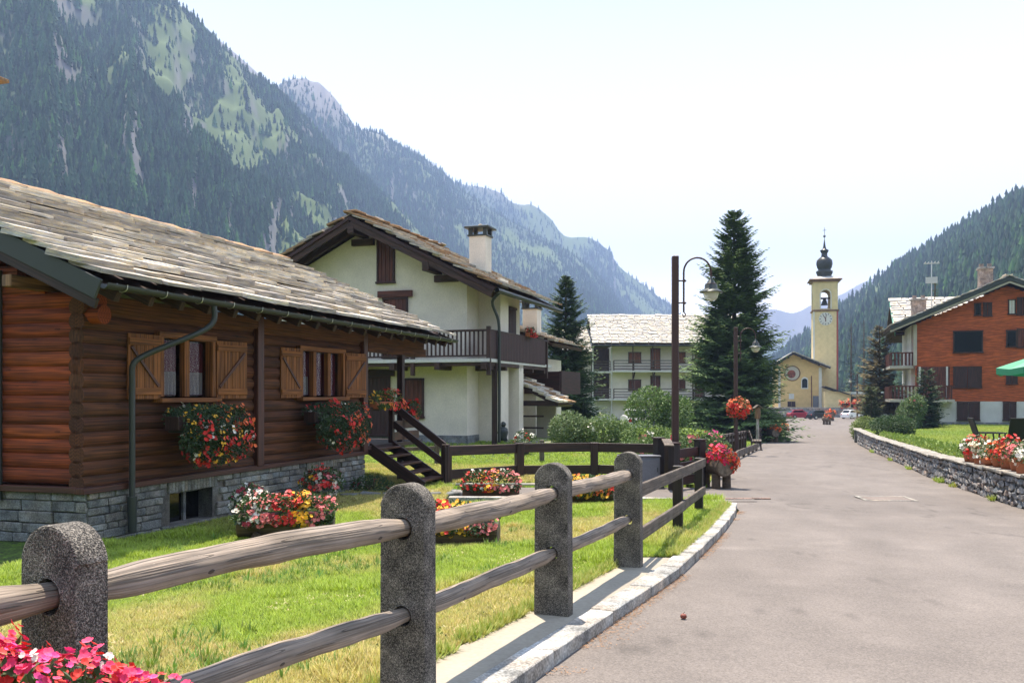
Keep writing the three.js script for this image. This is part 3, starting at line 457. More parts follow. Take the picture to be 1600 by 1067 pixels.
{
  const pot = (name, label, pos, r, h, shape, leaves, blooms, seed, m = M.terracotta, lf = 0.06) => { const t = thing(name, label, 'flower pot', pos); part(t, 'pot', lathe([[0.001, 0], [r * 0.72, 0], [r * 0.95, h * 0.86], [r * 1.06, h * 0.88], [r * 1.06, h], [r * 0.9, h], [r * 0.86, h * 0.9], [0.001, h * 0.9]], 20), m); planting({ add: o => { o.position.y = h; t.add(o); } }, shape, leaves, lf, blooms, seed); return t; };
  pot('flower_tub', 'rounded tub of white and red flowers against the stone house base', pl(-3.55, 16.6), 0.26, 0.3, blob(0, 0.12, 0, 0.42, 0.3, 0.4), 900, [[WHITE, 130, 0.05], [RED, 70, 0.06], [WINE, 80, 0.05], [YEL, 30, 0.05], [PINK, 60, 0.05]], 105, M.stone[1]);
  pot('flower_tub', 'pale stone tub of white flowers left of the long log trough', pl(-3.95, 13.4), 0.2, 0.34, blob(0, 0.1, 0, 0.3, 0.24, 0.3), 600, [[WHITE, 120, 0.045], [WINE, 90, 0.05]], 106, M.coping);
  pot('flower_pot', 'dark pot with white blooms at the white house corner', [0.35, LY(0.35, 29) - 0.01, -29], 0.26, 0.42, blob(0, 0.14, 0, 0.34, 0.24, 0.34), 500, [[WHITE, 40, 0.06], [RED, 16, 0.06]], 107, M.metalG);
  // terracotta pots standing on the garden wall
  const mid = d => [wallX(d) + 0.22, pw(rightPts, d) + 0.07, -d];
  const A = [[15.4, WHITE, 'square terracotta pot of white flowers at the frame edge', 'q'], [15.95, WHITE, 'terracotta pot with white petunias beside the pink pot', 'q'], [16.55, PINK, 'terracotta pot with pink petunias on the wall', 'r'], [17.2, RED, 'broad terracotta pot of scarlet flowers on the wall', 'r'], [17.75, ORG, 'terracotta pot of orange red flowers on the wall', 'r'], [18.3, WHITE, 'brown bowl with small white flowers between orange and cream pots', 'b'], [18.9, [0.8, 0.74, 0.55], 'orange square pot with cream flowers on the wall', 'q'], [19.55, RED, 'terracotta pot of upright red flowers on the wall', 'r'], [20.1, WHITE, 'last pot on the wall with trailing white flowers', 'r']];
  A.forEach(([d, c, label, k], i) => {
    const t = thing('wall_flower_pot', label, 'flower pot', mid(d), 0.3, 'pots on the garden wall');
    if (k === 'q') { part(t, 'pot', ext([[-0.13, 0], [0.13, 0], [0.155, 0.26], [-0.155, 0.26]], 0.27, 0.008).translate(0, 0, -0.135), M.terracotta); part(t, 'rim', [cbx(0.35, 0.035, 0.03, 0, 0.263, 0.15), cbx(0.35, 0.035, 0.03, 0, 0.263, -0.15), cbx(0.03, 0.035, 0.27, 0.16, 0.263, 0), cbx(0.03, 0.035, 0.27, -0.16, 0.263, 0)], M.terracotta); }
    else part(t, 'pot', lathe(k === 'b' ? [[0.001, 0], [0.12, 0], [0.22, 0.1], [0.24, 0.17], [0.2, 0.17], [0.001, 0.13]] : [[0.001, 0], [0.12, 0], [0.165, 0.2], [0.185, 0.2], [0.185, 0.25], [0.15, 0.25], [0.001, 0.22]], 20), M.terracotta);
    const top = k === 'b' ? 0.14 : 0.24; planting({ add: o => { o.position.y = top; t.add(o); } }, blob(0, 0.1, 0, 0.26, 0.2 + (c === RED ? 0.06 : 0), 0.26), 420, 0.06, [[c, 150, 0.06], [i % 3 ? WHITE : ORG, 14, 0.05]], 120 + i, G3, G2);
  });
  // the flower mass at the lower left of the picture, in front of the first post
  const t = thing('petunia_planter', 'hot pink and red petunias massed at the foot of the first post', 'planter', [-1.3, roadY(2.3) + 0.09, -2.3], 0.1);
  part(t, 'trough', ext([[-0.16, 0], [0.16, 0], [0.2, 0.5], [-0.2, 0.5]], 1.2, 0.01).translate(0, 0, -0.6).rotateY(Math.PI / 2), M.bark); part(t, 'soil', bx(1.14, 0.02, 0.3, 0, 0.5, 0), M.soil);
  const sh = many([blob(-0.25, 0.76, 0.05, 0.36, 0.24, 0.28, 0.8), blob(0.1, 0.66, 0.05, 0.36, 0.25, 0.26, 0.8), blob(-0.42, 0.8, 0, 0.26, 0.26, 0.26, 0.8), blob(0.36, 0.56, 0.05, 0.22, 0.24, 0.22, 0.8), blob(0, 0.62, 0.1, 0.5, 0.26, 0.3, 0.85)]);
  planting(t, sh, 4200, 0.04, [[HOT, 4200, 0.022], [RED, 2600, 0.022], [MAG, 900, 0.022], [WHITE, 260, 0.018]], 140, G3, G1, 0.03);
}
function shrub(name, label, x, y, d, blobs, n, size, ca, cb_, blooms = [], seed = 1, group) {
  const t = thing(name, label, 'shrub', [x, y, -d], 0, group);
  const st = []; const r = rng(seed); for (let i = 0; i < 7; i++) { const b = blobs[i % blobs.length]; st.push(tube([[rr(-0.08, 0.08, r), -0.1, rr(-0.08, 0.08, r)], [b[0] * 0.5 + rr(-0.1, 0.1, r), b[1] * 0.5, b[2] * 0.5], [b[0] + rr(-0.2, 0.2, r) * b[3], b[1] + b[4] * 0.4, b[2] + rr(-0.2, 0.2, r) * b[5]]], 0.018, 5, 8)); }
  part(t, 'stem', st, M.bark, 'stuff'); planting(t, many(blobs.map(b => blob(...b, 0.35))), n, size, blooms, seed, ca, cb_, 0.03); return t;
}
const gl = (x, d) => LY(x, d);
shrub('shrub', 'pale green bushy shrub by the white house porch', 1.9, gl(1.9, 31), 31, [[0, 0.62, 0, 0.7, 0.62, 0.6], [0.5, 0.5, 0.1, 0.55, 0.5, 0.5]], 5200, 0.1, [0.10, 0.16, 0.05], [0.26, 0.34, 0.14], [], 201);
shrub('shrub', 'light leafy shrub with cream blooms beyond the garden fence', 3.1, gl(3.1, 30.5), 30.5, [[0, 0.6, 0, 0.65, 0.62, 0.5], [0.6, 0.5, 0, 0.5, 0.5, 0.5]], 4200, 0.09, [0.10, 0.17, 0.04], [0.24, 0.33, 0.10], [[WHITE, 60, 0.08]], 202);
shrub('rose_bush', 'low rose bush with white and pink blooms behind the fence', 4.25, gl(4.25, 29), 29, [[0, 0.6, 0, 0.8, 0.6, 0.5], [0.8, 0.5, 0, 0.7, 0.5, 0.4]], 5200, 0.08, G1, [0.2, 0.3, 0.06], [[WHITE, 40, 0.08], [PINK, 40, 0.08]], 203, 'rose bushes');
shrub('rose_bush', 'rose bush with orange pink blooms left of the tall lamp', 4.6, gl(4.6, 26), 26, [[-0.9, 0.45, 0, 0.65, 0.5, 0.4], [0, 0.5, 0, 0.65, 0.55, 0.4]], 4800, 0.08, G1, [0.18, 0.28, 0.06], [[PINK, 60, 0.09], [ORG, 20, 0.09]], 204, 'rose bushes');
shrub('rose_bush', 'taller rose bush with hot pink blooms right of the tall lamp', 4.75, gl(4.75, 23.6), 23.6, [[0, 0.7, 0, 0.6, 0.62, 0.5], [0.5, 0.6, 0, 0.5, 0.55, 0.5], [-0.5, 0.4, 0, 0.4, 0.4, 0.4]], 5200, 0.075, G3, [0.14, 0.24, 0.05], [[HOT, 40, 0.11], [PINK, 30, 0.1]], 205, 'rose bushes');
shrub('rose_bush', 'magenta rose bush leaning over the roadside fence', 6.1, roadY(27.6), 27.6, [[0, 0.6, 0, 0.4, 0.5, 0.4]], 1800, 0.075, G3, G1, [[MAG, 46, 0.12]], 206, 'rose bushes');
shrub('garden_bush', 'round leafy bush in front of the flats below the lamp', 7.6, gl(7.6, 50), 50, [[0, 1.3, 0, 1.4, 1.1, 1], [1.4, 1, 0, 1.1, 1, 1]], 5200, 0.17, G1, [0.2, 0.3, 0.07], [], 207);
shrub('shrub', 'clipped dark green bush behind the end of the garden wall', 18.9, rightY(18.9, 45), 45, [[0, 0.5, 0, 0.95, 0.5, 0.8], [0.7, 0.45, 0, 0.7, 0.5, 0.7]], 5200, 0.1, G3, G1, [], 208);
shrub('shrub', 'yellow green bush on the verge past the garden wall', 26, roadY(66), 66, [[0, 0.7, 0, 1.1, 0.9, 0.9]], 2200, 0.16, [0.14, 0.2, 0.04], [0.28, 0.34, 0.08], [], 209);
shrub('shrub', 'ochre and green shrub beside the small blue spruce', 28.6, rightY(28.6, 62), 62, [[0, 0.9, 0, 0.9, 1.0, 0.8]], 2600, 0.14, [0.14, 0.14, 0.05], [0.22, 0.2, 0.07], [], 210);
shrub('shrub', 'pale leafy shrub left of the red house lower balcony', 26.6, rightY(26.6, 60), 60, [[0, 1.1, 0, 0.9, 1.2, 0.8], [0.5, 1.7, 0, 0.6, 0.8, 0.6]], 3200, 0.15, G1, [0.2, 0.28, 0.1], [[PINK, 30, 0.12]], 211);
shrub('low_plants', 'small flowering plants at the stone base by the stairs', -3.0, -0.47, 18.9, [[0, 0.15, 0, 0.5, 0.2, 0.25]], 900, 0.06, G3, G1, [[WINE, 30, 0.04]], 212);
{ // leafy border along the inside of the garden wall
  const s = new Soup(), r = rng(77); for (let i = 0; i < 7000; i++) { const d = 17 + 26 * r(), w = 0.45 + 1.6 * r() * r(), x = wallX(d) + w, h = 0.34 * vn(d * 1.2, w * 2, 3) * (1 - w / 3); const di = V3(rr(-0.6, 0.6, r), rr(0.2, 1, r), rr(-0.6, 0.6, r)).normalize(); s.leaf(V3(x, rightY(x, d) + h * r(), -d), di, V3().crossVectors(di, rdir(r)).normalize(), rr(0.08, 0.18, r), rr(0.05, 0.1, r), mixC([0.16, 0.26, 0.03], [0.3, 0.38, 0.06], r())); }
  const o = part(scene, 'border_plants', s.geo(), M.leaf, 'stuff'); Object.assign(o.userData, { label: 'bright green leafy border inside the garden wall', category: 'plants' });
}
// ---------------------------------------------------------------- grass blades on the lawns
{
  const s = new Soup(); const r = rng(3); for (let i = 0; i < 7; i++) { const a = r() * 6.28, q = 0.02 * r(), tilt = rr(0.2, 0.9, r), d = V3(Math.cos(a) * tilt, 1, Math.sin(a) * tilt).normalize(), sd = V3(-Math.sin(a), 0, Math.cos(a)), p = V3(Math.cos(a) * q, -0.008, Math.sin(a) * q), L = rr(0.6, 1.2, r); s.leaf(p, d, sd, L, 0.1, [1, 1, 1], 0.1); }
  const g = s.geo(); g.deleteAttribute('color');
  const gm = new THREE.MeshPhysicalMaterial({ color: 0xffffff, roughness: 0.8, transmission: 0.35, thickness: 0, side: THREE.DoubleSide });
  const put = (name, label, list) => { const im = new THREE.InstancedMesh(g, gm, list.length), c = new THREE.Color(); im.name = numbered(name); list.forEach((t, i) => { im.setMatrixAt(i, _m.compose(V3(t[0], t[1], t[2]), _q.setFromEuler(_e.set(0, t[3], 0)), V3(t[4], t[4] * t[5], t[4]))); im.setColorAt(i, c.setRGB(...t[6])); }); im.receiveShadow = im.castShadow = true; im.userData = { kind: 'stuff', label, category: 'grass' }; scene.add(im); };
  const inHouse = (x, d) => { const dx = x + 5.7, dd = d - 12, s_ = dx * 0.296 + dd * 0.955, z = dx * 0.955 - dd * 0.296; return s_ > -0.1 && s_ < 8.4 && z < 0.12; };
  const L = []; const q = rng(41);
  for (let i = 0; i < 215000; i++) {
    const d = 2.4 + 24 * Math.pow(q(), 1.5), e = lawnEdge(d), x = e - 0.02 - Math.min(14, 0.6 * d + 1.5) * q(); if ((x - 0) / d < -1.1 || inHouse(x, d) || (d > 16.6 && d < 20.9 && x > -1.3)) continue;
    const dry = sst(0.42, 0.62, fbm(x * 0.55 + 3, d * 0.4, 4, 66) + 0.22 * sst(10, 5, d) - 0.06), f = rr(0.7, 1.25, q), k = mixC(mixC([0.29, 0.41, 0.03], [0.42, 0.52, 0.05], q()), mixC([0.54, 0.48, 0.12], [0.68, 0.54, 0.25], q()), Math.min(1, dry * rr(0.5, 1.2, q)));
    const tuft = fbm(x * 1.1, d * 1.1, 3, 88); L.push([x, leftY(x, d), -d, q() * 6.28, (0.035 + 0.05 * tuft) * (tuft > 0.66 ? 1.5 : 1) * (0.8 + d * 0.03), rr(0.6, 1.1, q), k.map(v => v * f)]);
  }
  for (let i = 0; i < 9000; i++) { const d = 3 + 10 * Math.pow(q(), 1.3), x = lawnEdge(d) - 0.05 - 7 * q(); const n = fbm(x * 0.9 + 7, d * 0.9, 3, 143); if (n < 0.6 || x / d < -0.62 || inHouse(x, d)) continue; L.push([x, leftY(x, d), -d, q() * 6.28, rr(0.07, 0.13, q), rr(0.7, 1.3, q), [rr(0.12, 0.2, q), rr(0.22, 0.32, q), 0.03]]); }
  for (let i = 0; i < 5000; i++) { const d = 3 + 9 * Math.pow(q(), 1.3), x = lawnEdge(d) - 0.05 - 6.5 * q(); if (fbm(x * 1.3 + 17, d * 1.3, 3, 147) < 0.58 || x / d < -0.62 || inHouse(x, d)) continue; L.push([x, leftY(x, d) + 0.015, -d, q() * 6.28, rr(0.05, 0.09, q), rr(0.15, 0.4, q), [rr(0.6, 0.75, q), rr(0.5, 0.6, q), 0.3]]); }
  for (let i = 0; i < 5200; i++) { const d = 2.6 + 13 * Math.pow(q(), 1.2), x = lawnEdge(d) + rr(-0.1, 0.035, q); if (fbm(d * 1.1, 5, 3, 151) < 0.3) continue; L.push([x, roadY(d) + 0.08, -d, q() * 6.28, rr(0.06, 0.12, q), rr(0.5, 1.2, q), mixC([0.24, 0.36, 0.03], [0.5, 0.46, 0.12], q())]); }
  put('lawn_grass', 'short sunlit grass with dry patches on the garden lawn', L);
  const L2 = []; for (let i = 0; i < 60000; i++) { const d = 24 + 40 * Math.pow(q(), 1.4), x = lawnEdge(d) - 0.3 - 17 * q(), f = rr(0.7, 1.2, q); if (x > kerbX(d) - 0.3) continue; L2.push([x, leftY(x, d), -d, q() * 6.28, 0.12, rr(0.5, 0.9, q), [0.34 * f, 0.46 * f, 0.035 * f]]); }
  put('far_lawn_grass', 'bright green grass around the white house', L2);
  const L3 = []; for (let i = 0; i < 70000; i++) { const d = 13 + 55 * Math.pow(q(), 1.3), x = wallX(d) + 0.45 + 22 * q(), f = rr(0.7, 1.25, q), y = fbm(x * 0.3, d * 0.3, 3, 97); L3.push([x, rightY(x, d), -d, q() * 6.28, 0.1 + 0.05 * y, rr(0.6, 1.1, q), [lerp(0.25, 0.4, y) * f, lerp(0.38, 0.44, y) * f, 0.045 * f]]); }
  for (const [d0, n] of [[22.2, 40], [20.6, 14], [27.5, 24], [41, 60], [17.2, 10], [33, 20]]) for (let i = 0; i < n; i++) { const d = d0 + rr(-0.35, 0.35, q) * (n / 30), x = wallX(d) - rr(0.02, 0.16, q); L3.push([x, roadY(d) - 0.005, -d, q() * 6.28, rr(0.08, 0.2, q), rr(0.6, 1.1, q), [rr(0.25, 0.4, q), rr(0.36, 0.46, q), 0.05]]); }
  put('garden_grass', 'bright meadow grass before the red house', L3);
}
// ---------------------------------------------------------------- conifers
function conifer(name, label, x, y, d, H, Rd, seed, { levels = 40, per = 12, twigs = 9, ca = [0.022, 0.048, 0.02], cb_ = [0.06, 0.105, 0.035], bare = 0, group, pw_ = 0.8, droop = 0.3, gap = 0.15 } = {}) {
  const t = thing(name, label, 'tree', [x, y, -d], seed, group), r = rng(seed), s = new Soup();
  part(t, 'trunk', at(met(new THREE.CylinderGeometry(H * 0.004, H * 0.016, H, 9)), 0, H / 2 - 0.1, 0), M.bark);
  for (let i = 0; i < levels; i++) {
    const q = i / levels, yy = H * (0.03 + bare + (0.965 - bare) * q), lobe = 0.78 + 0.4 * r(), rad = Rd * Math.pow(1 - q, pw_) * lobe + 0.06, n = Math.max(4, Math.round(per * (1 - 0.55 * q)));
    for (let k = 0; k < n; k++) {
      const az = (k + r()) / n * 6.283 + i * 2.4, len = rad * (0.68 + 0.45 * fbm(az * 1.2 + 9, yy * 0.7, 2, seed)) * rr(0.8, 1.12, r), D = V3(Math.cos(az), 0, Math.sin(az)), S = V3(-D.z, 0, D.x), sl = lerp(-droop, 0.45, q) + rr(-0.1, 0.1, r), oy = rr(-0.5, 0.5, r) * H / levels;
      if (fbm(az * 1.1 + 3, yy * 0.9, 2, seed + 4) < 0.28 + gap * 0.3 && q > 0.05) continue;
      for (let w = 0; w < twigs; w++) {
        const u = 0.12 + 0.88 * (w + r() * 0.6) / twigs, p = V3(0, yy + oy, 0).addScaledVector(D, len * u); p.y += len * (sl * u + 0.16 * u * u);
        const tl = (0.16 + 0.34 * len * (1.05 - u)) * rr(0.75, 1.2, r), col = mixC(ca, cb_, r());
        for (const sg of [-1, 1]) { const di = D.clone().multiplyScalar(0.75).addScaledVector(S, sg * rr(0.5, 0.9, r)); di.y = sl * 0.5 - rr(0.02, 0.35, r); di.normalize(); s.leaf(p, di, V3().crossVectors(di, V3(rr(-0.4, 0.4, r), 1, rr(-0.4, 0.4, r))).normalize(), tl, tl * 0.34, col, 0.2); }
        if (w % 2) { const di = D.clone().multiplyScalar(0.9); di.y = 0.25; di.normalize(); s.leaf(p, di, S, tl * 0.8, tl * 0.3, col, 0.3); }
      }
    }
  }
  part(t, 'crown', s.geo(), M.needle); return t;
}
conifer('spruce_tree', 'big dark green spruce standing beside the road behind the second lamp', 14.9, roadY(60) + 0.05, 60, 15.4, 4.35, 301, { levels: 84, per: 24, twigs: 13, pw_: 0.57, ca: [0.055, 0.10, 0.028], cb_: [0.14, 0.22, 0.055], gap: 0.4 });
conifer('spruce_tree', 'slim green spruce between the white house and the flats', 3.25, -0.6, 54, 9.4, 2.7, 302, { levels: 54, per: 17, twigs: 10, pw_: 0.62, ca: [0.03, 0.065, 0.02], cb_: [0.085, 0.14, 0.035] });
conifer('spruce_tree', 'broad loose spruce in front of the red house balcony', 28.2, rightY(28.2, 61), 61, 4.2, 1.7, 303, { levels: 26, per: 10, twigs: 7, pw_: 0.5 });
conifer('blue_spruce', 'small blue green spruce by the hedge column', 25.4, rightY(25.4, 61), 61, 1.6, 0.6, 304, { levels: 18, per: 9, twigs: 5, ca: [0.04, 0.075, 0.06], cb_: [0.10, 0.15, 0.13] });
conifer('larch_tree', 'thin brownish conifer with bare trunk left of the red house', 30.8, rightY(30.8, 75), 75, 9.2, 2.4, 305, { levels: 40, per: 12, twigs: 9, bare: 0.12, pw_: 0.6, ca: [0.10, 0.085, 0.035], cb_: [0.22, 0.17, 0.07] });
conifer('cypress_column', 'narrow green conifer column right of the road end', 28.1, rightY(28.1, 70), 70, 3.9, 0.95, 306, { levels: 30, per: 11, twigs: 6, pw_: 0.35, droop: -0.7, ca: [0.045, 0.07, 0.025], cb_: [0.09, 0.12, 0.04] });
[[70.5, 186, 19, 3.3, 'tall dark spruce just right of the bell tower'], [75.5, 192, 20, 3.4, 'second dark spruce right of the bell tower'], [80.5, 184, 15, 3.2, 'third dark spruce right of the bell tower'], [66.5, 190, 14, 3, 'dark spruce partly hidden by the bell tower'], [86, 190, 17, 3.5, 'dark spruce seen just left of the larch'], [91, 186, 14, 3.3, 'dark spruce behind the larch']].forEach(([x, d, h, r, l], i) => conifer('spruce_tree', l, x, -2.5, d, h, r, 320 + i, { levels: 24, per: 10, twigs: 6, group: 'spruces behind the church' }));
conifer('spruce_tree', 'lighter green conifer showing above the red house roof', 43.5, -1, 92, 14.5, 2.2, 331, { levels: 24, per: 10, twigs: 6, ca: [0.07, 0.10, 0.03], cb_: [0.15, 0.19, 0.06] });
// ---------------------------------------------------------------- shared building pieces
const basisM = (X, Y, Z, p) => new THREE.Matrix4().makeBasis(X, Y, Z).setPosition(p);
function place(o, X, Y, Z, p) { basisM(X, Y, Z, p).decompose(o.position, o.quaternion, o.scale); return o; }
const slatePool = []; for (let i = 0; i < 14; i++) { const r = rng(500 + i), pts = []; const o = [[-0.5, -0.5], [0.5, -0.5], [0.5, 0.5], [-0.5, 0.5]], q = []; o.forEach(([a, b]) => { q.push([a * rr(0.86, 1.0, r), b * rr(0.9, 1.0, r)]); }); q.push([rr(-0.25, 0.25, r), -0.5 * rr(0.96, 1.08, r)]); for (const [a, b] of q) { pts.push(V3(a, 0, b), V3(a * 0.985, 1, b * 0.985)); } slatePool.push(new ConvexGeometry(pts)); }
// slates over a roof plane: origin at the eave corner, X along the eave, S up the slope
function slates(parent, org, X, S, L, W, rows, cols, thick, seed, mats = M.slate, most = 300, name = 'slate') {
  const r = rng(seed), N = V3().crossVectors(X, S).normalize(); if (N.y < 0) N.negate();
  let n = 0; const rest = [], pitch = W / rows;
  for (let j = 0; j < rows; j++) {
    let x = -rr(0, 0.15, r); const w0 = L / cols;
    while (x < L - 0.1) {
      let w = w0 * rr(0.7, 1.35, r); if (x + w > L + 0.06) w = L + 0.03 - x; if (w < w0 * 0.35) break;
      const len = pitch * rr(1.45, 1.75, r), t = thick * rr(0.7, 1.5, r), tilt = (thick * 1.05) / pitch + rr(-0.015, 0.03, r), yaw = rr(-0.05, 0.05, r);
      const c = org.clone().addScaledVector(X, x + w / 2).addScaledVector(S, j * pitch + len / 2 - 0.04 + rr(-0.035, 0.035, r)).addScaledVector(N, thick * 0.75 + rr(0, 0.014, r));
      const S2 = S.clone().addScaledVector(N, -tilt).addScaledVector(X, yaw).normalize(), X2 = V3().crossVectors(S2, N).normalize(); if (X2.dot(X) < 0) X2.negate(); const N2 = V3().crossVectors(S2, X2).normalize(); if (N2.dot(N) < 0) N2.negate();
      const Z2 = V3().crossVectors(X2, N2), m4 = basisM(X2.clone().multiplyScalar(w * 1.02), N2.clone().multiplyScalar(t), Z2.clone().multiplyScalar(Z2.dot(S2) > 0 ? len : len), c);
      const g = slatePool[Math.floor(r() * slatePool.length)], mm = mats[Math.floor(r() * mats.length)];
      if (n++ < most) { const o = part(parent, name, slateUv(g, r), mm); m4.decompose(o.position, o.quaternion, o.scale); } else rest.push(g.clone().applyMatrix4(m4));
      x += w;
    }
  }
  if (rest.length) part(parent, name + '_field', rest.map(g => met(g)), mats[0], 'stuff');
}
const slateCache = new Map();
function slateUv(g, r) { let a = slateCache.get(g); if (!a) { a = [0, 1].map(() => met(g.clone())); slateCache.set(g, a); } return a[Math.floor(r() * 2)]; }
// coursed stone facing on a plane: origin lower corner, X along, Y up, N outwards
function stonework(parent, org, X, N, L, H, course, w0, w1, seed, skip = () => false, mats = M.stone, proud = 0.03) {
  const r = rng(seed), Y = V3(0, 1, 0); let y = 0;
  while (y < H - 0.03) {
    const h = Math.min(H - y, course * rr(0.8, 1.3, r)); let x = 0;
    while (x < L - 0.02) {
      let w = rr(w0, w1, r); if (L - x - w < w0 * 0.6) w = L - x;
      if (!skip(x + w / 2, y + h / 2, w, h)) { const o = part(parent, 'stone', cb(w - 0.012, h - 0.012, 0.09, 0.012, 0.014, r), mats[Math.floor(r() * mats.length)]); place(o, X, Y, N, org.clone().addScaledVector(X, x + w / 2).addScaledVector(Y, y + h / 2).addScaledVector(N, proud - 0.045 + rr(-0.008, 0.012, r))); }
      x += w;
    } y += h;
  }
}
const X3 = V3(1, 0, 0), Y3 = V3(0, 1, 0), Z3 = V3(0, 0, 1);
// ---------------------------------------------------------------- log house
const TH = 72.8 * Math.PI / 180;
const logHouse = thing('log_house', 'brown log house with slate roof and stone base on the lawn', 'house', [-5.7, -0.45, -12], TH);
{
  const h = logHouse, L = 8.2, W = 8.6, sill = 0.75, top = 3.3, lg = 0.198;
  const bw = [[1.69, 2.75, 0.02, 0.54], [5.75, 6.8, 0.1, 0.56]];
  // base with its two cellar windows left open
  const core = [bx(W - 0.2, sill + 0.5, 0.3, 0.2, sill / 2 - 0.25, -W / 2, 0, Math.PI / 2), bx(0.3, sill + 0.5, W - 0.2, L - 0.2, sill / 2 - 0.25, -W / 2)];
  let x0 = 0.06; for (const [a, b, lo, hi] of [...bw, [L - 0.05, 0, 0, 0]]) { core.push(bx(a - x0, sill + 0.5, 0.3, (a + x0) / 2, sill / 2 - 0.25, -0.16)); if (b) { core.push(bx(b - a, lo + 0.5, 0.3, (a + b) / 2, lo / 2 - 0.25, -0.16), bx(b - a, sill - hi, 0.3, (a + b) / 2, (sill + hi) / 2, -0.16)); x0 = b; } }
  const base = part(h, 'stone_base', core, M.mortar);
  stonework(base, V3(0, -0.2, 0), X3, Z3, L, sill + 0.2, 0.115, 0.18, 0.52, 601, (x, y, w, hh) => { y -= 0.2; for (const [a, b, lo, hi] of bw) if (x + w / 2 > a + 0.02 && x - w / 2 < b - 0.02 && y + hh / 2 > lo && y - hh / 2 < hi + 0.2) return true; return false; });
  stonework(base, V3(0, -0.2, -W), Z3, V3(-1, 0, 0), W, sill + 0.2, 0.125, 0.24, 0.6, 602);
  for (const [a, b, lo, hi] of bw) {
    for (let x = a - 0.06; x < b + 0.02; x += 0.075) part(base, 'lintel_stone', cbx(0.07, 0.19, 0.1, x + 0.035, hi + 0.1, -0.02, 0.008), M.stone[2]);
    const w = part(h, 'cellar_window', [bx(b - a, hi - lo, 0.02, (a + b) / 2, (lo + hi) / 2, -0.29)], M.glass); part(w, 'window_frame', [bx(0.06, hi - lo, 0.05, (a + b) / 2 + 0.12, (lo + hi) / 2, -0.26), bx(b - a, 0.05, 0.05, (a + b) / 2, hi - 0.026, -0.262), bx(0.05, hi - lo, 0.05, a + 0.026, (lo + hi) / 2, -0.262)], M.plinth); part(w, 'sill', cbx(b - a + 0.1, 0.05, 0.34, (a + b) / 2, lo + 0.0, -0.12), M.stone[3]);
  }
  // logs: one mesh each, cut at the windows
  const wins = [[1.38, 2.68, 1.98, 2.92], [5.38, 7.12, 1.98, 2.92]];
  const logGeo = (l, r = 0.128) => { const g = new THREE.CylinderGeometry(r, r * 0.99, l, 16, Math.max(1, Math.round(l * 1.6))); const p = g.attributes.position, sd = R() * 50; for (let i = 0; i < p.count; i++) { const a = Math.atan2(p.getZ(i), p.getX(i)), f = 1 + 0.05 * (fbm(p.getY(i) * 1.3 + sd, Math.cos(a) + 4, 2, 3) - 0.5); p.setXYZ(i, p.getX(i) * f, p.getY(i), p.getZ(i) * f); } g.computeVertexNormals(); const u = g.attributes.uv, o = R() * 9; for (let i = 0; i < u.count; i++) u.setXY(i, u.getY(i) * l + o, u.getX(i) * r * 6.28 + o); return clean(g); };
  const n = Math.round((top - sill) / lg);
  for (let k = 0; k < n; k++) {
    const y = sill + lg / 2 + k * lg, cuts = wins.filter(w => y + 0.06 > w[2] && y - 0.06 < w[3]); let x = -0.07; const runs = []; for (const w of cuts) { runs.push([x, w[0]]); x = w[1]; } runs.push([x, L]);
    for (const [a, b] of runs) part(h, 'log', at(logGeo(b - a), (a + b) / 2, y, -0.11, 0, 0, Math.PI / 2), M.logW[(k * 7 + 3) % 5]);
  }
  const ridgeY = 5.45, eaveZ = -4.3;
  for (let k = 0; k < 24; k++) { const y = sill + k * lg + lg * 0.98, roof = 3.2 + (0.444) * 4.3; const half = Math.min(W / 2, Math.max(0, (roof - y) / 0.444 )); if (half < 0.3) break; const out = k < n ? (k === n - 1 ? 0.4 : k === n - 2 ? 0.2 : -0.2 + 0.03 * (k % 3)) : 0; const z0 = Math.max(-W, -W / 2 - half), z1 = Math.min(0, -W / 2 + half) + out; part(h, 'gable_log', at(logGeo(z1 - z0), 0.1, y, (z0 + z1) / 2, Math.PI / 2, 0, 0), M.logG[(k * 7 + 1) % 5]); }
  part(h, 'inner_wall', [bx(0.1, top - sill + 0.2, W - 0.4, 0.3, (top + sill) / 2, -W / 2), bx(0.1, top - sill + 0.1, W - 0.1, L - 0.08, (top + sill) / 2 + 0.05, -W / 2 + 0.0)], M.postW);
  part(h, 'floor', bx(L - 0.5, 0.1, W - 0.6, L / 2, sill - 0.04, -W / 2), M.postW); part(h, 'back_wall', bx(L, top, 0.2, L / 2, top / 2, -W + 0.1), M.postW);
  part(h, 'sill_beam', cbx(L + 0.2, 0.085, 0.16, L / 2 - 0.05, sill + 0.01, 0.0), M.postW); part(h, 'sill_beam', cbx(0.16, 0.085, W, -0.02, sill + 0.012, -W / 2 - 0.09), M.postW);
  for (const x of [4.0, 8.1]) part(h, 'corner_post', cbx(0.2, top - sill + 0.1, 0.16, x, (top + sill) / 2 + 0.08, 0.02, 0.012), M.postW);
  part(h, 'wall_plate', cbx(L + 3.2, 0.2, 0.18, L / 2 + 1.6, top + 0.0, -0.0, 0.02), M.logW[2]);
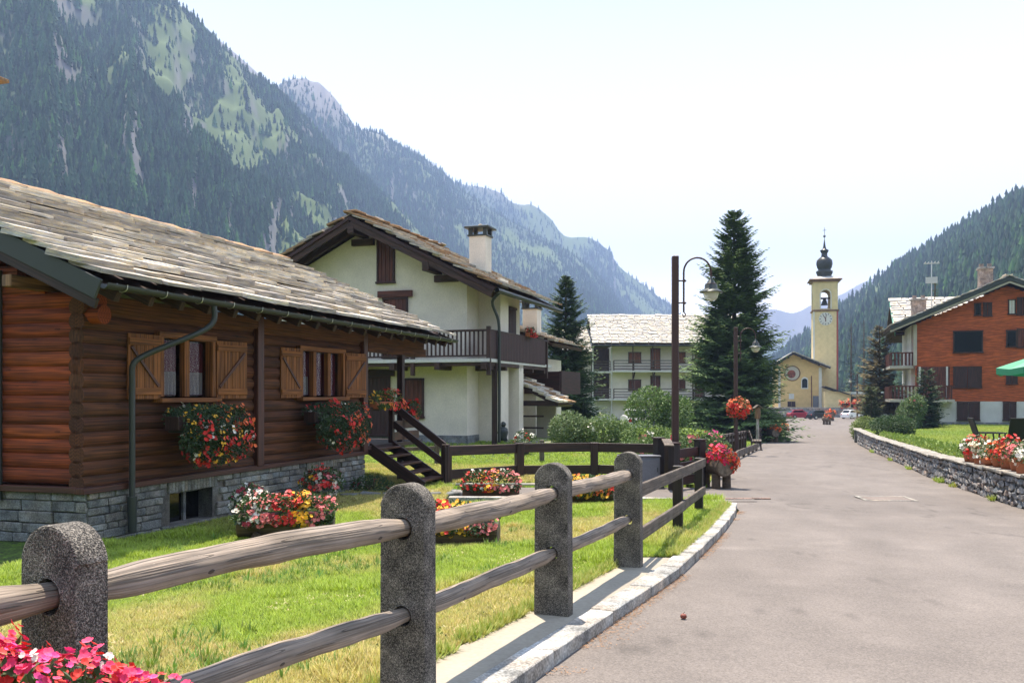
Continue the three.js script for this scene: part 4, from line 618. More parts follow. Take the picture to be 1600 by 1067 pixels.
  // windows: frame, mullions, panes, curtains, two braced shutters each
  for (const [a, b, lo, hi] of wins) {
    const mid = (a + b) / 2, wd = b - a, w = part(h, 'window', [cbx(wd + 0.1, 0.09, 0.16, mid, hi + 0.02, 0.02), cbx(wd + 0.16, 0.07, 0.24, mid, lo - 0.02, 0.05), cbx(0.09, hi - lo - 0.05, 0.15, a + 0.02, (lo + hi) / 2 + 0.005, 0.018), cbx(0.09, hi - lo - 0.05, 0.15, b - 0.02, (lo + hi) / 2 + 0.005, 0.018)], M.shutter);
    const parts_ = wd > 1.5 ? 3 : 2; for (let i = 1; i < parts_; i++) part(w, 'mullion', cbx(0.12, hi - lo - 0.06, 0.1, a + wd * i / parts_, (lo + hi) / 2, 0.0), M.shutter);
    for (let i = 0; i < parts_; i++) { const c = a + wd * (i + 0.5) / parts_; part(w, 'pane', at(clean(new THREE.PlaneGeometry(wd / parts_ - 0.1, hi - lo - 0.08)), c, (lo + hi) / 2, -0.04), M.glassClear); const cg = new THREE.PlaneGeometry(wd / parts_ - 0.06, hi - lo - 0.1, 30, 1); const p = cg.attributes.position; for (let q = 0; q < p.count; q++) p.setZ(q, 0.025 * Math.sin(p.getX(q) * 60 + i)); cg.computeVertexNormals(); part(w, 'curtain', at(clean(cg), c, (lo + hi) / 2, -0.12), M.curtain); if (parts_ === 2 || i === 0) { const lc = cg.clone(); lc.scale(0.8, 0.42, 1.2); part(w, 'lace', at(clean(lc), c, lo + 0.24, -0.085), M.lace); } }
    for (const s of [-1, 1]) {
      const hinge = s < 0 ? a - 0.03 : b + 0.03, sw = Math.min(0.62, wd / 2), open = s < 0 ? -0.1 : 0.28; const sh = new THREE.Group(); sh.name = 'shutter'; sh.position.set(hinge, (lo + hi) / 2, 0.09); sh.rotation.y = -s * open; h.add(sh);
      for (let i = 0; i < 4; i++) part(sh, 'plank', cbx(sw / 4 - 0.004, hi - lo, 0.03, s * (sw * (i + 0.5) / 4), 0, 0, 0.004), M.shutter);
      part(sh, 'brace', bar([s * 0.05, s * 0 - (hi - lo) * 0.3, 0.026], [s * (sw - 0.05), (hi - lo) * 0.3, 0.026], 0.02, 0.05), M.postW); for (const e of [-1, 1]) part(sh, 'batten', cbx(sw - 0.02, 0.1, 0.022, s * sw / 2, e * (hi - lo) * 0.38, 0.026, 0.004), M.shutter);
    }
  }
  // roof: planes, rafters, fascia, gutter, slates
  const x0r = -0.6, x1r = 11.7, sl = 0.444, Sv = V3(0, sl, -1).normalize(), Wd = 5 / Math.cos(Math.atan(sl)), eY = 3.46, eZ = 0.7;
  part(h, 'roof_deck', [bar([(x0r + x1r) / 2, eY - 0.05, eZ], [(x0r + x1r) / 2, eY - 0.05 + 5 * sl, eZ - 5], x1r - x0r, 0.06, 0), bar([(x0r + x1r) / 2, eY - 0.05 + 5 * sl - 0.02, eZ - 5.01], [(x0r + x1r) / 2, eY - 0.05, eZ - 10], x1r - x0r, 0.06, 0)], M.beam);
  for (let i = 0; i < 19; i++) { const x = -0.2 + i * 0.645; part(h, 'rafter', bar([x, eY - 0.15, eZ - 0.02], [x, eY - 0.15 + 2 * sl, eZ - 2.02], 0.1, 0.13, 0.006), M.beam); }
  part(h, 'fascia', bar([x0r - 0.03, eY - 0.1, eZ + 0.06], [x0r - 0.03, eY - 0.1 + 5.06 * sl, eZ - 5], 0.04, 0.26), M.metalG); part(h, 'fascia', bar([x0r + 0.04, eY - 0.27, eZ - 0.03], [x0r + 0.04, eY - 0.27 + 4.96 * sl, eZ - 5], 0.05, 0.13), M.dark); part(h, 'fascia', bar([x0r - 0.03, eY - 0.1 + 5 * sl, eZ - 5.03], [x0r - 0.03, eY - 0.1, eZ - 10], 0.04, 0.26), M.metalG); part(h, 'fascia', bar([x1r + 0.03, eY - 0.08, eZ + 0.03], [x1r + 0.03, eY - 0.08 + 5 * sl, eZ - 5], 0.04, 0.16), M.beam);
  for (const z of [-0.75, -2.4]) part(h, 'purlin', cbx(0.9, 0.16, 0.16, -0.14, 3.28 - z * sl - 0.08, z, 0.01), M.tan);
  slates(h, V3(x0r - 0.04, eY + 0.02, eZ + 0.05), X3, Sv, x1r - x0r + 0.08, Wd + 0.04, 15, 13, 0.058, 611);
  for (let i = 0; i < 14; i++) { const o = part(h, 'ridge_slab', cb(1.0, 0.045, 0.4, 0.01, 0.03), M.ridge); o.position.set(x0r + 0.42 + i * 0.885, eY + 5 * sl + 0.12, eZ - 4.93); o.rotation.set(0.36, 0, 0.04); }
  const gut = []; for (let i = 0; i <= 10; i++) { const a = Math.PI + i / 10 * Math.PI; gut.push([Math.cos(a) * 0.075, Math.sin(a) * 0.075]); } for (let i = 10; i >= 0; i--) { const a = Math.PI + i / 10 * Math.PI; gut.push([Math.cos(a) * 0.068, Math.sin(a) * 0.068]); }
  const gu = part(h, 'gutter', ext(gut, x1r - x0r + 0.06).rotateY(Math.PI / 2).translate(x0r - 0.03, eY - 0.02, eZ + 0.13), M.metalG);
  for (let i = 0; i < 16; i++) part(gu, 'bracket', tube([[x0r + 0.3 + i * 0.77, eY + 0.01, eZ + 0.05], [x0r + 0.3 + i * 0.77, eY - 0.1, eZ + 0.1], [x0r + 0.3 + i * 0.77, eY - 0.08, eZ + 0.2], [x0r + 0.3 + i * 0.77, eY - 0.01, eZ + 0.215]], 0.007, 5, 10), M.clip);
  part(h, 'downpipe', tube([[1.62, eY - 0.1, eZ + 0.13], [1.62, eY - 0.3, eZ + 0.13], [1.55, eY - 0.42, eZ + 0.08], [0.8, eY - 0.88, 0.22], [0.7, eY - 0.98, 0.16], [0.7, eY - 1.3, 0.14], [0.7, 1.4, 0.14], [0.7, 0.3, 0.14]], 0.042, 10, 80), M.metalG); part(h, 'downpipe_shoe', cy(0.07, 0.06, 0.5, 12, 0.7, 0.36, 0.14), M.metal);
  part(h, 'gable_pipe', tube([[-0.08, eY + 0.3, -1.42], [-0.08, 2, -1.42], [-0.08, 0.6, -1.42]], 0.045, 8, 12), M.metalG);
  const ch = part(h, 'chimney', bx(0.8, 2.4, 0.7, 2.0, 6.15, -4.5), M.stone[3]); part(ch, 'chimney_cap', cbx(1.1, 0.06, 1.0, 2.0, 7.5, -4.5), M.ridge); for (const [a, b] of [[-1, -1], [1, -1], [-1, 1], [1, 1]]) part(ch, 'cap_leg', bx(0.12, 0.13, 0.12, 2.0 + a * 0.3, 7.41, -4.5 + b * 0.25), M.stone[1]);
  // porch with its steps
  part(h, 'porch_floor', cbx(3.0, 0.1, 4.6, L + 1.5, 0.86, -2.2), M.dark); for (const [x, z] of [[10.2, -0.02], [11.1, -2.4], [10.2, -4.2]]) part(h, 'porch_post', cbx(0.15, top + 0.05, 0.15, x, (top + 0.05) / 2 - 0.05, z, 0.01), M.dark);
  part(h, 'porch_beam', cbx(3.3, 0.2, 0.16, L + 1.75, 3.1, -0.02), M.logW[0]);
  for (const y of [1.05, 1.32, 1.6]) part(h, 'porch_rail', cbx(1.5, y > 1.5 ? 0.08 : 0.2, 0.05, 10.4, y, 0.03), y > 1.5 ? M.dark : M.postW); part(h, 'porch_rail', cbx(0.7, 0.08, 0.06, 8.6, 1.72, 0.02), M.dark);
  const st = new THREE.Group(); st.name = 'staircase'; h.add(st);
  for (const x of [8.4, 9.55]) part(st, 'stringer', bar([x, 0.86, 0.0], [x, 0.02, 1.32], 0.06, 0.25), M.dark);
  for (let i = 0; i < 5; i++) part(st, 'tread', cbx(1.12, 0.05, 0.3, 8.975, 0.82 - i * 0.17, 0.14 + i * 0.265, 0.008), M.postW);
  part(st, 'newel', cbx(0.16, 0.95, 0.16, 9.58, 0.42, 1.4, 0.01), M.dark); part(st, 'handrail', bar([9.58, 1.78, 0.06], [9.58, 0.85, 1.36], 0.07, 0.17), M.dark); part(st, 'mid_rail', bar([9.58, 1.36, 0.06], [9.58, 0.45, 1.36], 0.05, 0.15), M.dark); part(st, 'newel', cbx(0.12, 1.0, 0.12, 9.58, 1.38, 0.02, 0.01), M.dark);
}
// flower boxes hung under the windows and on the porch rail
const onHouse = (x, y, z) => { const v = V3(x, y, z).applyAxisAngle(Y3, TH).add(logHouse.position); return [v.x, v.y, v.z]; };
[['box of red yellow and white flowers under the left log house window', 2.12, 1.72, [[RED, 260, 0.06, p => p.x > -0.6 && p.y < 0.05], [YEL, 330, 0.036, p => p.x < 0.35], [WHITE, 80, 0.055], [ORG, 90, 0.06, p => p.x > 0.3]], 401], ['box of trailing red flowers under the right log house window', 6.25, 2.1, [[RED, 340, 0.062, p => p.x > -0.85], [ORG, 120, 0.06, p => p.x > 0], [WHITE, 30, 0.05]], 402]].forEach(([label, x, len, bl, sd]) => {
  const t = thing('window_flower_box', label, 'flower box', onHouse(x, 1.62, 0.36), TH, 'window flower boxes'); part(t, 'box', cbx(len, 0.2, 0.24, 0, 0, 0), M.dark); part(t, 'bracket', [cbx(0.04, 0.04, 0.24, -len * 0.4, -0.122, -0.06), cbx(0.04, 0.04, 0.24, len * 0.4, -0.122, -0.06)], M.metal);
  planting(t, many([draped(len * 0.98, 0.2, 0.4, 0.75), draped(len * 0.9, 0.25, 0.5, 0.62), blob(0, -0.25, 0.2, len * 0.46, 0.42, 0.22), blob(-len * 0.2, -0.2, 0.2, len * 0.3, 0.4, 0.22)]), 5600, 0.06, bl, sd, [0.02, 0.05, 0.015], [0.055, 0.11, 0.03], 0.05);
});
{ const t = thing('porch_flower_box', 'box of scarlet geraniums on the log house porch rail', 'flower box', onHouse(9.2, 1.8, 0.05), TH); part(t, 'box', cbx(1.3, 0.16, 0.18, 0, 0, 0), M.terracotta); planting(t, draped(1.4, 0.3, 0.3, 0.1), 700, 0.07, [[RED, 60, 0.08, p => p.x > -0.3], [ORG, 60, 0.08, p => p.x > -0.2], [YEL, 50, 0.06, p => p.x < 0]], 403, G1, G2);
  const u = thing('geranium_pot', 'pot of red geraniums hanging at the stair top', 'flower pot', onHouse(10.55, 1.5, 0.16), TH); part(u, 'pot', lathe([[0.001, -0.1], [0.09, -0.1], [0.13, 0.1], [0.11, 0.1], [0.001, 0.06]], 14), M.terracotta); planting(u, blob(0, 0.15, 0, 0.2, 0.2, 0.18), 260, 0.07, [[RED, 50, 0.08]], 404); }
// flat stones edging the bed by the stairs
{ const t = thing('stone_edging', 'low border of flat grey stones from stairs to lawn trough', 'edging', [-2.3, -0.49, -18.2]); for (let i = 0; i < 9; i++) part(t, 'stone', at(cb(rr(0.3, 0.5), 0.12, 0.25, 0.02, 0.05), -1.0 + i * 0.42, 0.03, -0.12 * Math.sin(i * 0.5), 0, rr(-0.2, 0.2), 0), M.stone[i % 4]); for (let i = 0; i < 4; i++) part(t, 'slab', at(cb(0.75, 0.06, 0.5, 0.01, 0.05), 0.1 + i * 0.62, 0.01, -0.75 - 0.06 * i), M.stone[(i + 1) % 4]); }

// ---------------------------------------------------------------- white house
const WT = -19 * Math.PI / 180;   // local x runs to the right along the front, local -z to the back
const whiteHouse = thing('white_house', 'cream plastered chalet with maroon shutters and dark balcony', 'house', [-5.5, -0.2, -33.6], WT);
{
  const h = whiteHouse, W = 4.1, D = 6.0, ap = 8.32, sl = 0.5, ev = ap - 5.6 * sl;
  // walls with gable; windows are set into real reveals on their own frames
  const wt = x => ap - 0.35 - Math.abs(x) * sl;
  part(h, 'wall', ext([[-W, 0], [W, 0], [W, wt(W)], [0, wt(0)], [-W, wt(W)]], D).translate(0, 0, -D), M.plaster);
  part(h, 'plinth', [cbx(2 * W + 0.06, 0.62, D + 0.06, 0, 0.0, -D / 2, 0.01)], M.plinth);
  part(h, 'corner_pier', bx(0.9, 6.1, 0.9, W + 0.42, 3.05, -1.6), M.plaster); part(h, 'corner_pier', bx(0.5, 3.0, 0.5, W + 0.95, 1.5, -2.6), M.plaster);
  // roof
  const z0 = 1.2, z1 = -6.9, Lr = z0 - z1, half = 5.6, hyp = Math.hypot(half, half * sl);
  for (const s of [-1, 1]) {
    part(h, 'roof_deck', bar([0, ap - 0.12, (z0 + z1) / 2], [s * half, ev - 0.12, (z0 + z1) / 2], Lr, 0.1, 0), M.beam);
    part(h, 'barge_board', bar([0, ap - 0.3, z0 - 0.06], [s * (half - 0.1), ev - 0.25, z0 - 0.06], 0.09, 0.26), M.beam); part(h, 'barge_board', bar([0, ap - 0.14, z0 + 0.02], [s * half, ev - 0.14, z0 + 0.02], 0.04, 0.12), M.maroonD);
    slates(h, V3(s * (half + 0.05), ev - 0.02, s > 0 ? z0 + 0.06 : z1), V3(0, 0, s > 0 ? -1 : 1), V3(-s, sl, 0).normalize(), Lr, hyp + 0.06, 13, 11, 0.06, 630 + s, [M.slate[1], M.slate[3], M.ridge], s > 0 ? 145 : 145);
    part(h, 'gutter', tube([[s * (half + 0.08), ev - 0.16, z0], [s * (half + 0.08), ev - 0.17, -3], [s * (half + 0.08), ev - 0.18, z1]], 0.09, 8, 12), M.metalG);
    for (const x of [0.02, 3.0]) if (s > 0 || x > 1) { part(h, 'purlin', cbx(0.26, 0.3, 1.7, s * x, ap - 0.52 - x * sl, 0.35, 0.01), M.beam); part(h, 'bracket', cbx(x ? 0.9 : 0.5, 0.24, 0.2, s * x + (x > 1 ? s * 0.35 : -0.05), ap - 0.84 - x * sl, 0.14, 0.01), M.beam); }
    part(h, 'rafter', bar([0, ap - 0.34, 0.55], [s * half * 0.97, ev - 0.3, 0.55], 0.14, 0.22), M.beam);
  }
  for (let i = 0; i < 9; i++) part(h, 'ridge_slab', at(cb(0.5, 0.07, 0.95, 0.012, 0.04), 0, ap + 0.13, z0 - 0.4 - i * 0.92, 0.03, rr(-0.1, 0.1), rr(-0.1, 0.1)), M.ridge);
  const win = (nm, x, y, w, hh, m, lintel, z = 0.0) => { const f = part(h, nm, [cbx(w + 0.1, 0.08, 0.1, x, y + hh + 0.03, z + 0.03), cbx(w + 0.14, 0.08, 0.14, x, y - 0.03, z + 0.05), cbx(0.08, hh, 0.09, x - w / 2, y + hh / 2, z + 0.028), cbx(0.08, hh, 0.09, x + w / 2, y + hh / 2, z + 0.028)], M.maroonD); const n = Math.round(w / 0.17); for (let i = 0; i < n; i++) part(f, 'plank', cbx(w / n - 0.008, hh - 0.02, 0.03, x - w / 2 + w / n * (i + 0.5), y + hh / 2, z + 0.03, 0.005), m); if (lintel) part(f, 'lintel', cbx(w + 0.45, 0.24, 0.12, x, y + hh + 0.19, z + 0.055), m); return f; };
  win('shuttered_window', 0.86, 5.98, 0.66, 1.62, M.maroon, false); win('balcony_door', 1.25, 3.2, 0.95, 2.12, M.maroon, true); win('shuttered_window', 2.0, 0.98, 0.74, 1.34, M.maroon, false); win('cellar_door', 0.5, 0.3, 1.0, 2.1, M.maroonD, true); win('shuttered_window', -1.6, 3.4, 0.8, 1.4, M.maroon, true);
  // right side wall: tall shutters, a window with red geraniums
  const side = (nm, z, y, w, hh, m) => { const f = part(h, nm, [cbx(0.1, 0.1, w + 0.14, W + 0.04, y + hh + 0.04, z), cbx(0.14, 0.08, w + 0.16, W + 0.06, y - 0.04, z)], M.maroonD); for (const s of [-1, 1]) part(f, 'shutter_leaf', cbx(0.05, hh, w / 2 - 0.01, W + 0.04, y + hh / 2, z + s * w / 4, 0.006), m); };
  side('side_window', -3.2, 3.3, 1.2, 2.0, M.maroonD); side('side_window', -4.9, 3.3, 0.9, 2.0, M.maroonD); side('side_window', -4.2, 1.0, 1.3, 1.4, M.maroonD);
  // balcony round the front and right side
  const bal = new THREE.Group(); bal.name = 'balcony'; h.add(bal); const by = 2.98, bxR = W + 1.25, bz = 1.0;
  part(bal, 'floor', [cbx(bxR + W, 0.12, bz + 0.02, (bxR - W) / 2, by, bz / 2 + 0.02, 0.005), cbx(1.2, 0.12, 6.6, W + 0.63, by - 0.002, -3.3, 0.005)], M.white);
  part(bal, 'edge_beam', [cbx(bxR + W, 0.12, 0.1, (bxR - W) / 2, by - 0.13, bz - 0.1), cbx(0.1, 0.12, 6.4, bxR - 0.1, by - 0.13, -2.4)], M.beam);
  for (let i = 0; i < 6; i++) part(bal, 'joist', cbx(0.2, 0.24, 1.25, -3.6 + i * 1.75, by - 0.2, 0.5, 0.01), M.beam); for (let i = 0; i < 4; i++) part(bal, 'joist', cbx(1.2, 0.24, 0.2, W + 0.6, by - 0.2, -0.9 - i * 1.6, 0.01), M.beam);
  part(bal, 'handrail', [cbx(bxR + W + 0.05, 0.07, 0.11, (bxR - W) / 2, by + 1.04, bz - 0.05), cbx(0.11, 0.07, 7.2, bxR - 0.05, by + 1.042, -2.6)], M.beam); part(bal, 'lower_rail', [cbx(bxR + W, 0.06, 0.05, (bxR - W) / 2, by + 0.16, bz - 0.05)], M.beam);
  for (let i = 0; i < 58; i++) part(bal, 'baluster', bx(0.06, 0.86, 0.035, -W + 0.1 + i * 0.162, by + 0.6, bz - 0.05), M.beam); for (let i = 0; i < 36; i++) part(bal, 'side_board', cbx(0.03, 1.0, 0.17, bxR - 0.02, by + 0.52, bz - 0.25 - i * 0.18, 0.004), M.maroonD);
  for (const [x, z] of [[-0.4, bz - 0.05], [2.4, bz - 0.05], [bxR - 0.06, bz - 0.06], [bxR - 0.06, -5.9]]) part(bal, 'post', cbx(0.14, 1.7, 0.14, x, by + 0.33, z, 0.01), M.beam);
  part(bal, 'support_post', cbx(0.16, 2.9, 0.16, bxR - 0.1, 1.45, bz - 0.75, 0.01), M.dark);
  part(h, 'downpipe', tube([[half + 0.08, ev - 0.2, 0.9], [half - 0.3, ev - 0.5, 0.6], [bxR + 0.06, 4.4, 0.3], [bxR + 0.06, 3, 0.2], [bxR + 0.06, 0.1, 0.2]], 0.055, 8, 40), M.metalG);
  // lean-to over the side entrance
  const lt = new THREE.Group(); lt.name = 'lean_to'; h.add(lt); part(lt, 'deck', bar([W + 0.6, 2.35, -4.2], [W + 2.5, 1.35, -4.2], 2.2, 0.1, 0), M.dark); part(lt, 'beam', [cbx(1.8, 0.2, 0.14, W + 1.5, 1.45, -3.2, 0.01), cbx(0.14, 2.1, 0.14, W + 0.8, 1.05, -3.1, 0.01)], M.dark);
  const ls = V3(-1.9, 1.0, 0).normalize(); slates(lt, V3(W + 2.55, 1.37, -3.05), V3(0, 0, -1), ls, 2.3, 2.15, 6, 4, 0.07, 640, [M.slate[2], M.ridge, M.slate[0]], 60, 'stone_slab');
  part(lt, 'side_panel', bx(0.8, 1.6, 0.12, W + 1.6, 0.75, -4.6), M.beige); for (const y of [0.5, 0.95]) part(lt, 'rail', cbx(1.1, 0.07, 0.06, W + 1.4, y, -3.1), M.dark);
  part(h, 'paved_step', cbx(3.4, 0.12, 2.6, W + 1.6, -0.0, -2.5, 0.02), M.coping);
  const chim = (x, y, z, hh) => { const c = part(h, 'chimney', bx(0.68, hh, 0.64, x, y + hh / 2, z), M.plaster); for (const [a, b] of [[-1, -1], [1, -1], [-1, 1], [1, 1]]) part(c, 'cap_leg', bx(0.14, 0.26, 0.14, x + a * 0.3, y + hh + 0.16, z + b * 0.27), M.metalG); part(c, 'collar', bx(0.8, 0.06, 0.74, x, y + hh + 0.02, z), M.metalG); part(c, 'cap', cbx(1.0, 0.07, 0.95, x, y + hh + 0.33, z), M.metal); part(c, 'finial', clean(new THREE.SphereGeometry(0.1, 10, 8)).translate(x, y + hh + 0.42, z), M.coping); };
  chim(3.62, 6.3, -2.6, 1.62);
  // lower rear annex with its own roof and chimney
  part(h, 'annex_wall', bx(3.6, 3.4, 4, 2.7, 1.7, -9), M.plaster); part(h, 'annex_roof', bar([1.6, 5.2, -9], [5.4, 3.9, -9], 5.0, 0.14, 0), M.beam); slates(h, V3(5.45, 3.96, -6.45), V3(0, 0, -1), V3(-3.8, 1.3, 0).normalize(), 5.1, 4.0, 8, 6, 0.06, 641, [M.slate[3], M.ridge], 10, 'annex_slate'); chim(3.75, 4.2, -8.8, 1.45);
  part(h, 'annex_balcony', [bx(0.1, 1.0, 3.2, 5.6, 2.3, -8.6), bx(1.6, 0.95, 0.1, 4.8, 2.3, -6.95)], M.maroonD);
  const an = part(h, 'aerial', [cy(0.015, 0.015, 1.3, 6, -2.6, 7.35, -0.8), bx(1.2, 0.02, 0.02, -2.7, 7.9, -0.8)], M.clip); for (let i = 0; i < 7; i++) part(an, 'element', bx(0.012, 0.012, 0.45, -3.25 + i * 0.18, 7.92, -0.8), M.clip);
}
const onWhite = (x, y, z) => { const v = V3(x, y, z).applyAxisAngle(Y3, WT).add(whiteHouse.position); return [v.x, v.y, v.z]; };
{ const t = thing('window_flower_box', 'red geranium box at the side window of the white house', 'flower box', onWhite(4.35, 1.05, -4.0), WT + Math.PI / 2); part(t, 'box', cbx(1.2, 0.16, 0.2, 0, 0, 0), M.terracotta); planting(t, draped(1.2, 0.35, 0.35, 0.1), 500, 0.08, [[RED, 120, 0.1]], 405);
  const b = thing('balcony_flower_box', 'small red flower box on the white house side balcony', 'flower box', onWhite(5.4, 4.12, -3.4), WT + Math.PI / 2); part(b, 'box', cbx(0.7, 0.16, 0.18, 0, 0, 0), M.terracotta); planting(b, draped(0.7, 0.25, 0.3, 0.05), 200, 0.08, [[RED, 60, 0.09]], 406);
  const c = thing('garden_figure', 'small dark ornament against the foot of the white house wall', 'ornament', onWhite(5.0, 0.08, -1.3), 0.4); part(c, 'base', lathe([[0.001, 0], [0.2, 0], [0.16, 0.12], [0.22, 0.3], [0.18, 0.45], [0.08, 0.52], [0.001, 0.53]], 14), M.metalG); part(c, 'head', clean(new THREE.SphereGeometry(0.11, 12, 10)).translate(0.02, 0.6, 0), M.metalG); }
// ---------------------------------------------------------------- garden wall of rubble on the right
{
  const w = thing('garden_wall', 'curved low rubble stone wall with pale coping along the right verge', 'wall'), r = rng(701);
  const path = []; for (let d = 8; d <= 54; d += 0.25) path.push([wallX(d), d]);
  const topY = d => pw(rightPts, d) + 0.01, core = path.map(([x, d]) => [[x + 0.04, roadY(d) - 0.15, -d], [x + 0.04, topY(d), -d], [x + 0.4, topY(d), -d], [x + 0.4, roadY(d) - 0.15, -d]]);
  part(w, 'core', gridGeo(core, p => [p[2], p[1]]), M.mortar);
  const sp = []; for (let i = 0; i < 10; i++) { const q = rng(710 + i), pts = []; for (let k = 0; k < 16; k++) { const v = rdir(q); v.multiplyScalar(0.5 / Math.max(Math.abs(v.x), Math.abs(v.y), Math.abs(v.z)) * rr(0.72, 1.0, q)); pts.push(v); } sp.push(met(new ConvexGeometry(pts))); }
  let count = 0; const rest = []; let d = 10.5;
  const cols = []; let y0;
  for (let row = 0; row < 4; row++) {
    d = 10.5 + r() * 0.2;
    while (d < 53) {
      const H = topY(d) - roadY(d), far = d > 30 ? 1.6 : 1, len = rr(0.14, 0.36, r) * far, hh = H / 4 * rr(0.9, 1.25, r); const x = wallX(d + len / 2), sl = (wallX(d + 0.2) - wallX(d)) / 0.2, along = V3(sl, (roadY(d + 1) - roadY(d)), -1).normalize();
      const o = new THREE.Mesh(sp[Math.floor(r() * 10)], M.rubble[Math.floor(r() * 5)]); place(o, along, Y3, V3().crossVectors(along, Y3), V3(x + 0.03, roadY(d) + H * (row + 0.5) / 4 + rr(-0.02, 0.02, r), -(d + len / 2 / Math.hypot(1, sl)))); o.scale.set(len * 1.02, hh, 0.13 * rr(0.8, 1.2, r)); o.rotateZ(rr(-0.12, 0.12, r));
      if (count < 298 && d > 13.5 && d < 32) { count++; o.name = 'stone'; o.castShadow = o.receiveShadow = true; w.add(o); } else { o.updateMatrix(); rest.push([o.geometry.clone().applyMatrix4(o.matrix), M.rubble.indexOf(o.material)]); }
      d += len / Math.hypot(1, sl);
    }
  }
  for (let k = 0; k < 5; k++) { const g = rest.filter(e => e[1] === k).map(e => e[0]); if (g.length) part(w, 'stones', g, M.rubble[k], 'stuff'); }
  d = 10; while (d < 53.6) { const L = rr(0.8, 1.5, r), sl = (wallX(d + 0.3) - wallX(d)) / 0.3, dd = L / Math.hypot(1, sl), m = d + dd / 2, al = V3(sl, (topY(m + 1) - topY(m)), -1).normalize(); const o = part(w, 'coping_slab', cb(L - 0.015, 0.055, 0.46, 0.01, 0.025, r), M.coping); place(o, al, Y3, V3().crossVectors(al, Y3), V3(wallX(m) + 0.19, topY(m) + 0.035, -m)); d += dd; }
}
{ // short wall beyond the gap
  const w = thing('end_wall', 'short separate rubble wall stub at the far end of the garden wall', 'wall', [22.4, roadY(58), -58], 1.22);
  part(w, 'core', bx(3.2, 0.9, 0.4, 0, 0.35, 0), M.mortar); stonework(w, V3(-1.6, 0, 0.2), X3, Z3, 3.2, 0.78, 0.2, 0.2, 0.5, 720, undefined, M.rubble); for (let i = 0; i < 3; i++) part(w, 'coping_slab', at(cb(1.05, 0.06, 0.5, 0.01, 0.03), -1.07 + i * 1.07, 0.835, 0), M.coping);
}
// ---------------------------------------------------------------- street lamps
function lamp(label, x, d, y, side = 1, s = 1) {
  const t = thing('street_lamp', label, 'street lamp', [x, y, -d], 0, 'street lamps'); t.scale.setScalar(s);
  part(t, 'pole', cbx(0.15, 5.4, 0.15, 0, 2.7, 0, 0.012), M.lamp); part(t, 'base_plate', cbx(0.32, 0.03, 0.32, 0, 0.016, 0), M.lamp);
  for (const h of [4.82, 4.3]) { part(t, 'bracket', [cy(0.018, 0.018, 0.2, 8, side * 0.16, h, 0, 0, 0, Math.PI / 2), cy(0.03, 0.03, 0.04, 10, side * 0.22, h, 0, 0, 0, Math.PI / 2)], M.lamp); }
  const pts = [[side * 0.2, 4.08, 0], [side * 0.2, 4.5, 0], [side * 0.2, 4.95, 0]]; for (let i = 0; i <= 10; i++) { const a = Math.PI - i / 10 * Math.PI; pts.push([side * (0.52 + Math.cos(a) * 0.32), 5.02 + Math.sin(a) * 0.34, 0]); } pts.push([side * 0.84, 4.88, 0]);
  part(t, 'hoop', tube(pts, 0.022, 8, 60), M.lamp); part(t, 'scroll', tube([[side * 0.2, 4.1, 0], [side * 0.24, 4.02, 0], [side * 0.2, 3.98, 0], [side * 0.17, 4.04, 0]], 0.014, 6, 16), M.lamp);
  const l = part(t, 'lantern', lathe([[0.001, 0.26], [0.025, 0.26], [0.03, 0.2], [0.07, 0.17], [0.1, 0.1], [0.14, 0.07], [0.15, -0.02], [0.19, -0.05], [0.27, -0.1], [0.265, -0.115], [0.14, -0.1], [0.001, -0.09]], 22).translate(side * 0.84, 4.66, 0), M.metal);
  part(l, 'glass_bowl', lathe([[0.185, -0.1], [0.18, -0.15], [0.15, -0.24], [0.09, -0.3], [0.001, -0.32]], 20).translate(side * 0.84, 4.66, 0), M.bowl); part(l, 'collar', clean(new THREE.TorusGeometry(0.12, 0.016, 8, 20)).rotateX(Math.PI / 2).translate(side * 0.84, 4.74, 0), M.lamp);
  return t;
}
lamp('tall brown lamp post with hooped lantern behind the granite fence', 3.83, 21, -0.56);
lamp('brown lamp post with hooped lantern carrying a round flower basket', 9.45, 37.8, roadY(37.8));
lamp('lantern lamp standing in the square right of the bell tower', 63.6, 140, roadY(140), -1, 1.35); lamp('lamp post with flower ring beside the white market roof', 54.2, 140.5, roadY(140), -1, 1.35);
function basket(label, x, y, d, rad, n, seed) { const t = thing('flower_basket', label, 'flower basket', [x, y, -d], 0, 'flower baskets on lamp posts'); part(t, 'bowl', lathe([[0.001, -rad * 0.6], [rad * 0.5, -rad * 0.5], [rad * 0.85, 0], [rad * 0.8, 0], [0.001, -rad * 0.1]], 16), M.dark); part(t, 'bracket', bx(rad * 1.7, 0.03, 0.04, 0, -0.02, 0), M.metal); planting(t, blob(0, 0.02, 0, rad, rad * 0.8, rad), n, rad * 0.14, [[RED, n * 0.35 | 0, rad * 0.17, p => p.y < rad * 0.3], [ORG, n * 0.25 | 0, rad * 0.17], [[0.8, 0.36, 0.2], n * 0.12 | 0, rad * 0.16]], seed, G1, G2, rad * 0.06); return t; }
basket('big round basket of orange red flowers on the second lamp pole', 9.52, 1.02, 37.7, 0.5, 900, 731);
basket('far left orange flower ring on a pole in the square', 52.2, 0.15, 140.3, 0.95, 260, 732); basket('far right orange flower ring on a pole in the square', 54.3, 0.05, 140.2, 1.05, 260, 733);
